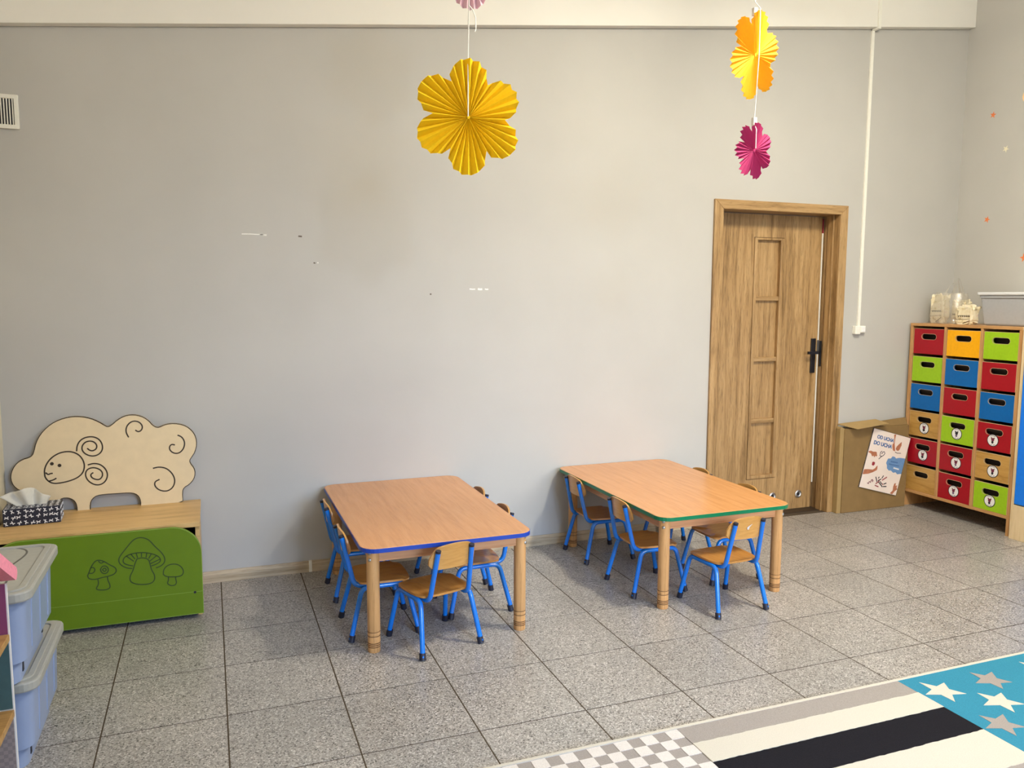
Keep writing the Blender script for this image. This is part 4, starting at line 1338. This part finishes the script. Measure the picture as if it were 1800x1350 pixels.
def string(label, pts, r=0.0016, extra=None):
    base = Vector(pts[0])
    mb = MB().tube([tuple(Vector(p) - base) for p in pts], r, 6)
    for e in (extra or []):
        mb.tube([tuple(Vector(p) - base) for p in e], r, 6)
    o = mb.build('hanging_string', M_STRING, None, smooth=60, loc=tuple(base))
    return tag(o, label, 'string')


FY = math.radians(-20.8)
flower('large yellow pleated paper flower with six petals facing the room', 0.2195, M_YEL, 6, 6, (1.356, -1.227, 2.159), FY + 0.30, 0.0, 0.02, False, 0.048)
flower('pale pink paper flower above the large yellow flower', 0.1935, M_PINK, 6, 7, (1.374, -1.197, 2.764), FY + 0.15, 0.0, 0.0)
fwd = Vector((0.3525, 0.9295, 0))
fr_ = lambda p, d: tuple(Vector(p) - fwd * d)
string('white string holding the pink and the large yellow paper flowers',
       [(1.377, -1.186, ZC), (1.375, -1.191, 2.993), fr_((1.374, -1.194, 2.748), 0.022), fr_((1.371, -1.194, 2.580), 0.022), fr_((1.366, -1.199, 2.412), 0.022), fr_((1.361, -1.212, 2.348), 0.020), fr_((1.356, -1.227, 2.159), 0.018)],
       0.0024, [[fr_((1.371, -1.194, 2.580), 0.022), fr_((1.384, -1.198, 2.564), 0.024), fr_((1.395, -1.202, 2.535), 0.024), fr_((1.396, -1.203, 2.492), 0.024), fr_((1.392, -1.202, 2.482), 0.024)]])
flower('amber paper flower turned sideways, hung above the magenta flower', 0.1690, M_ORA, 6, 7, (2.438, -1.550, 2.419), -math.radians(40) + math.radians(62), 0.10, 0.10, False, 0.024)
flower('small magenta paper flower below the amber flower', 0.1125, M_MAG, 7, 5, (2.421, -1.587, 2.044), -math.radians(40) + math.radians(55), 0.06, 0.15, True, 0.03)
string('white string holding the amber and magenta paper flowers',
       [(2.448, -1.523, ZC), (2.447, -1.527, 2.629), (2.433, -1.581, 2.586), (2.429, -1.588, 2.419), (2.430, -1.577, 2.258), (2.426, -1.575, 2.151), (2.415, -1.606, 2.123), (2.415, -1.606, 2.050)], 0.0018)
for (p, lab) in (((2.442, -1.534, 2.586), 'clear paper clip sleeve at the top of the amber flower'), ((2.425, -1.577, 2.157), 'white paper sleeve at the top of the magenta flower')):
    o = MB().prism(rrect(-0.009, 0.009, -0.008, 0.008, 0.003, 3), -0.013, 0.016, 'z').build('string_sleeve', M_STRING, None, loc=p)
    tag(o, lab, 'string sleeve')

# ------------------------------------------------------------------ rug
RX0, RX1, RY1, RY0 = 0.70, 4.30, -2.056, -4.05
rug = thing('play_rug', 'soft play rug with stripes, checks and teal star field', 'rug', (2.5, -3.0, 0))
ro = Vector((-2.5, 3.0, 0))
def rpart(mb, nm, m):
    o = mb.build(nm, m, rug)
    o.location = ro
    return o
rpart(MB().box(RX0, RX1, RY0, RY1, 0.0006, 0.0085), 'backing', M_RUG_G)
rpart(MB().box(RX0, RX1, RY1 - 0.012, RY1 + 0.001, 0.0006, 0.0125), 'border', M_RUG_W)
yb = RY1 - 0.012
def fuzzy(x0, x1, y0, y1, top, nm, m, j=0.0016, n=60):
    random.seed(int(abs(x0 * 100 + y0 * 1000)))
    up = [(x0 + (x1 - x0) * i / n, y0 + random.uniform(-j, j)) for i in range(n + 1)]
    dn = [(x1 - (x1 - x0) * i / n, y1 + random.uniform(-j, j)) for i in range(n + 1)]
    rpart(MB().prism(up + dn, 0.004, top, 'z'), nm, m)
CXR = 1.826
fuzzy(CXR, 2.808, -2.165, yb, 0.0110, 'grey_band', M_RUG_G)
fuzzy(CXR, 2.806, -2.276, -2.165, 0.0124, 'cream_stripe', M_RUG_W)
fuzzy(CXR, 2.805, -2.436, -2.276, 0.0112, 'black_stripe', M_RUG_K)
fuzzy(CXR, 2.803, -2.622, -2.436, 0.0124, 'cream_stripe', M_RUG_W)
fuzzy(CXR, 2.803, -2.790, -2.622, 0.0112, 'grey_band', M_RUG_G)
fuzzy(CXR, 2.803, -2.950, -2.790, 0.0124, 'cream_stripe', M_RUG_W)
fuzzy(CXR, 2.803, -3.110, -2.950, 0.0112, 'black_stripe', M_RUG_K)
fuzzy(CXR, 2.803, -4.04, -3.110, 0.0124, 'cream_stripe', M_RUG_W)
fuzzy(2.806, RX1 - 0.012, -4.04, yb, 0.0112, 'teal_field', M_RUG_T, 0.0008)
cw = 0.0487
keyc = None
for i in range(24):
    for j in range(9):
        if (i + j) % 2:
            continue
        x1, y1 = CXR - 0.001 - i * cw, yb - 0.002 - j * 0.0495
        if x1 - cw < RX0:
            continue
        if keyc is None:
            o = MB().prism([(-cw / 2, -0.0247), (0, -0.0252), (cw / 2, -0.0247), (cw / 2 + 0.0006, 0), (cw / 2, 0.0247), (0, 0.0252), (-cw / 2, 0.0247), (-cw / 2 - 0.0006, 0)], 0.004, 0.0100, 'z').build('check', M_RUG_L, rug)
            keyc = o.data
        else:
            o = bpy.data.objects.new('check', keyc)
            COL.objects.link(o)
            o.parent = rug
        o.location = ro + Vector((x1 - cw / 2, y1 - 0.0247, random.uniform(-0.0006, 0.0004)))
rpart(MB().box(RX0 + 0.01, CXR - 0.001, -4.04, yb - 0.4475, 0.004, 0.0108), 'grey_band', M_RUG_G)
random.seed(5)
WS = [(2.899, -2.186), (3.032, -2.318), (3.42, -2.19), (3.27, -2.46), (3.02, -2.62), (3.55, -2.42), (3.30, -2.74), (3.62, -2.70)]
GS = [(3.150, -2.186), (2.893, -2.433), (3.40, -2.34), (3.16, -2.56), (2.90, -2.74), (3.46, -2.58)]
for (cx, cy), m, nm in [(q, M_RUG_W, 'cream_star') for q in WS] + [(q, M_RUG_G, 'grey_star') for q in GS]:
    pts = star_pts(cx, cy, 0.080 if m is M_RUG_W else 0.077, 0.43, PI / 2, 0.05)
    rpart(MB().prism(pts, 0.004, 0.0124, 'z'), nm, m)

# ------------------------------------------------------------------ blue storage bins
LIDG = [[(-0.06, 0.243), (0.045, 0.233), (0.082, 0.207), (0.099, 0.168), (0.096, 0.115), (0.085, 0.060), (0.070, 0.0), (0.085, -0.060), (0.096, -0.115), (0.099, -0.168), (0.070, -0.205), (-0.06, -0.222)]]
M_LIDDK = plain('lid_groove_grey', (0.10, 0.10, 0.09), 0.5)


def make_bin(label, z, dx, dy):
    t = thing('storage_bin', label, 'storage bin', (-0.318 + dx, -1.340 + dy, z), 0, 'blue lidded bins by the left wall')
    hx, hy, h = 0.160, 0.238, 0.286
    lo = rrect(-hx * 0.80, hx * 0.80, -hy * 0.86, hy * 0.86, 0.04, 4)
    hi = rrect(-hx, hx, -hy, hy, 0.045, 4)
    n = len(lo)
    vs = [(x, y, 0.0) for x, y in lo] + [(x * 1.02, y * 1.02, 0.07) for x, y in lo] + [(x * 0.955, y * 0.965, 0.075) for x, y in hi] + [(x, y, h) for x, y in hi]
    fs = [tuple(range(n))[::-1]]
    for r in range(3):
        for k in range(n):
            k2 = (k + 1) % n
            fs.append((r * n + k, r * n + k2, (r + 1) * n + k2, (r + 1) * n + k))
    fs.append(tuple(3 * n + k for k in range(n)))
    MB().add(vs, fs).build('bin_body', M_BINBLUE, t, smooth=30)
    for y in (-0.13, 0.0, 0.13):
        mb = MB().add([(0.149, y - 0.008, 0.09), (0.149, y + 0.008, 0.09), (0.159, y + 0.008, h), (0.159, y - 0.008, h), (0.156, y - 0.006, 0.09), (0.156, y + 0.006, 0.09), (0.1635, y + 0.006, h), (0.1635, y - 0.006, h)],
                      [(0, 1, 2, 3), (4, 7, 6, 5), (0, 4, 5, 1), (1, 5, 6, 2), (2, 6, 7, 3), (3, 7, 4, 0)])
        mb.build('rib', M_BINBLUE, t)
    for y in (-0.150, 0.150):
        MB().box(0.120, 0.1312, y - 0.008, y + 0.008, 0.022, 0.060).build('clip_slot', M_DARK, t)
    ol = rrect(-hx - 0.020, hx + 0.020, -hy - 0.020, hy + 0.020, 0.05, 6)
    lid = MB().prism(ol, h - 0.018, h + 0.014, 'z').build('bin_lid', M_BINLID, t, bevel=0.006)
    a, b2 = rrect(-hx - 0.002, hx + 0.002, -hy - 0.002, hy + 0.002, 0.04, 6), rrect(-hx + 0.016, hx - 0.016, -hy + 0.016, hy - 0.016, 0.03, 6)
    MB().ring(a, b2, h + 0.012, h + 0.019, 'z').build('lid_ridge', M_BINLID, lid, bevel=0.002)
    MB().ribbon(chaikin(LIDG[0], False, 2), 0.006, 0.0006, 'z', h + 0.0142).build('lid_groove', M_LIDDK, lid)
    return t


make_bin('light blue bin with grey lid standing on the floor, under the other bin', 0.0, 0.0, 0.0)
make_bin('light blue bin with grey lid stacked on the lower bin', 0.3055, 0.008, -0.072)

# ------------------------------------------------------------------ dollhouse at the left edge
M_PURP, nt, b = new_mat('purple_dotted_wall')
v = coords(nt, 'Object', (28, 28, 28))
vo = nt.nodes.new('ShaderNodeTexVoronoi')
nt.links.new(v.outputs[0], vo.inputs['Vector'])
vo.inputs['Scale'].default_value = 1.0
vo.inputs['Randomness'].default_value = 0.45
r_ = ramp(nt, [(0.16, (0.55, 0.30, 0.42)), (0.22, (0.24, 0.055, 0.15))])
nt.links.new(vo.outputs['Distance'], r_.inputs[0])
nt.links.new(r_.outputs[0], b.inputs['Base Color'])
b.inputs['Roughness'].default_value = 0.6
M_CHECK, nt, b = new_mat('pale_check_wall')
v = coords(nt, 'Object', (1, 1, 1))
ck = nt.nodes.new('ShaderNodeTexChecker')
ck.inputs['Scale'].default_value = 90
ck.inputs['Color1'].default_value = (0.34, 0.28, 0.27, 1)
ck.inputs['Color2'].default_value = (0.26, 0.22, 0.22, 1)
nt.links.new(v.outputs[0], ck.inputs['Vector'])
nt.links.new(ck.outputs[0], b.inputs['Base Color'])
b.inputs['Roughness'].default_value = 0.6
M_TEALW = plain('teal_wall', (0.055, 0.125, 0.135), 0.6)
M_PINKR = plain('pink_roof', (0.90, 0.30, 0.42), 0.6, var=0.1, nscale=120, bmp=0.4)
M_SHELF = wood('dollhouse_floor', (0.26, 0.135, 0.04), (0.42, 0.235, 0.075), (0.52, 0.31, 0.11), (4, 30, 30), 0.4)
HX, HY = -0.168, -1.745
dh = thing('dollhouse', 'wooden dollhouse with pink roof and purple, teal and checked rooms at left edge', 'dollhouse', (HX, HY, 0))
HL, HD = 0.62, 0.30
MB().box(-HD, -0.003, -0.008, 0.0, 0, 0.665).build('side_wall', M_WHITEP, dh)
MB().box(-0.003, 0.0, -0.009, 0.001, 0, 0.665).build('wall_edge', M_STICKER, dh)
MB().box(-HD, 0.0, -HL, -HL + 0.008, 0, 0.665).build('side_wall', M_WHITEP, dh)
MB().box(-HD - 0.006, -HD, -HL, 0.0, 0, 0.665).build('back_wall', M_WHITEP, dh)
for (z0, z1, m) in ((0.52, 0.665, M_PURP), (0.30, 0.50, M_TEALW), (0.0, 0.28, M_CHECK)):
    MB().box(-HD + 0.002, -0.004, -0.0105, -0.008, z0, z1).build('wallpaper', m, dh)
    MB().box(-HD, -HD + 0.003, -HL + 0.01, -0.0105, z0, z1).build('wallpaper', m, dh)
for z in (0.50, 0.277):
    MB().box(-HD + 0.003, 0.0, -HL + 0.008, -0.0105, z, z + 0.020).build('storey_floor', M_SHELF, dh, bevel=0.002)
ang = math.radians(-29)
for sgn, y0 in ((1, 0.012), (-1, -HL - 0.012)):
    rf = MB().prism(rrect(-0.36 if sgn > 0 else 0.0, 0.0 if sgn > 0 else 0.36, 0.0, 0.036, 0.0175, 5), -HD - 0.02, 0.022, 'x')
    rf.build('roof_slope', M_PINKR, dh, smooth=50, loc=(0, y0, 0.664), rot=(ang * sgn, 0, 0))

# ------------------------------------------------------------------ ceiling lamps
LN = ['opal ceiling lamp above the two tables', 'opal ceiling lamp behind the camera']
for k, ((p, w, tint), lab) in enumerate(zip(LAMPS, LN)):
    t = thing('ceiling_lamp', lab, 'lamp', p, 0, 'opal ceiling lamps')
    MB().box(-0.11, 0.11, -0.32, 0.32, -0.005, 0.05).build('lamp_housing', M_WHITEP, t, bevel=0.004)
    for yy in (-0.2, 0.2):
        MB().tube([(0, yy, 0.05), (0, yy, ZC - p[2])], 0.006, 8).build('suspension_rod', M_CHROME, t)
    MB().box(-0.085, 0.085, -0.29, 0.29, -0.070, -0.005).build('diffuser', glow('lamp_opal_%d' % k, w, tint), t)
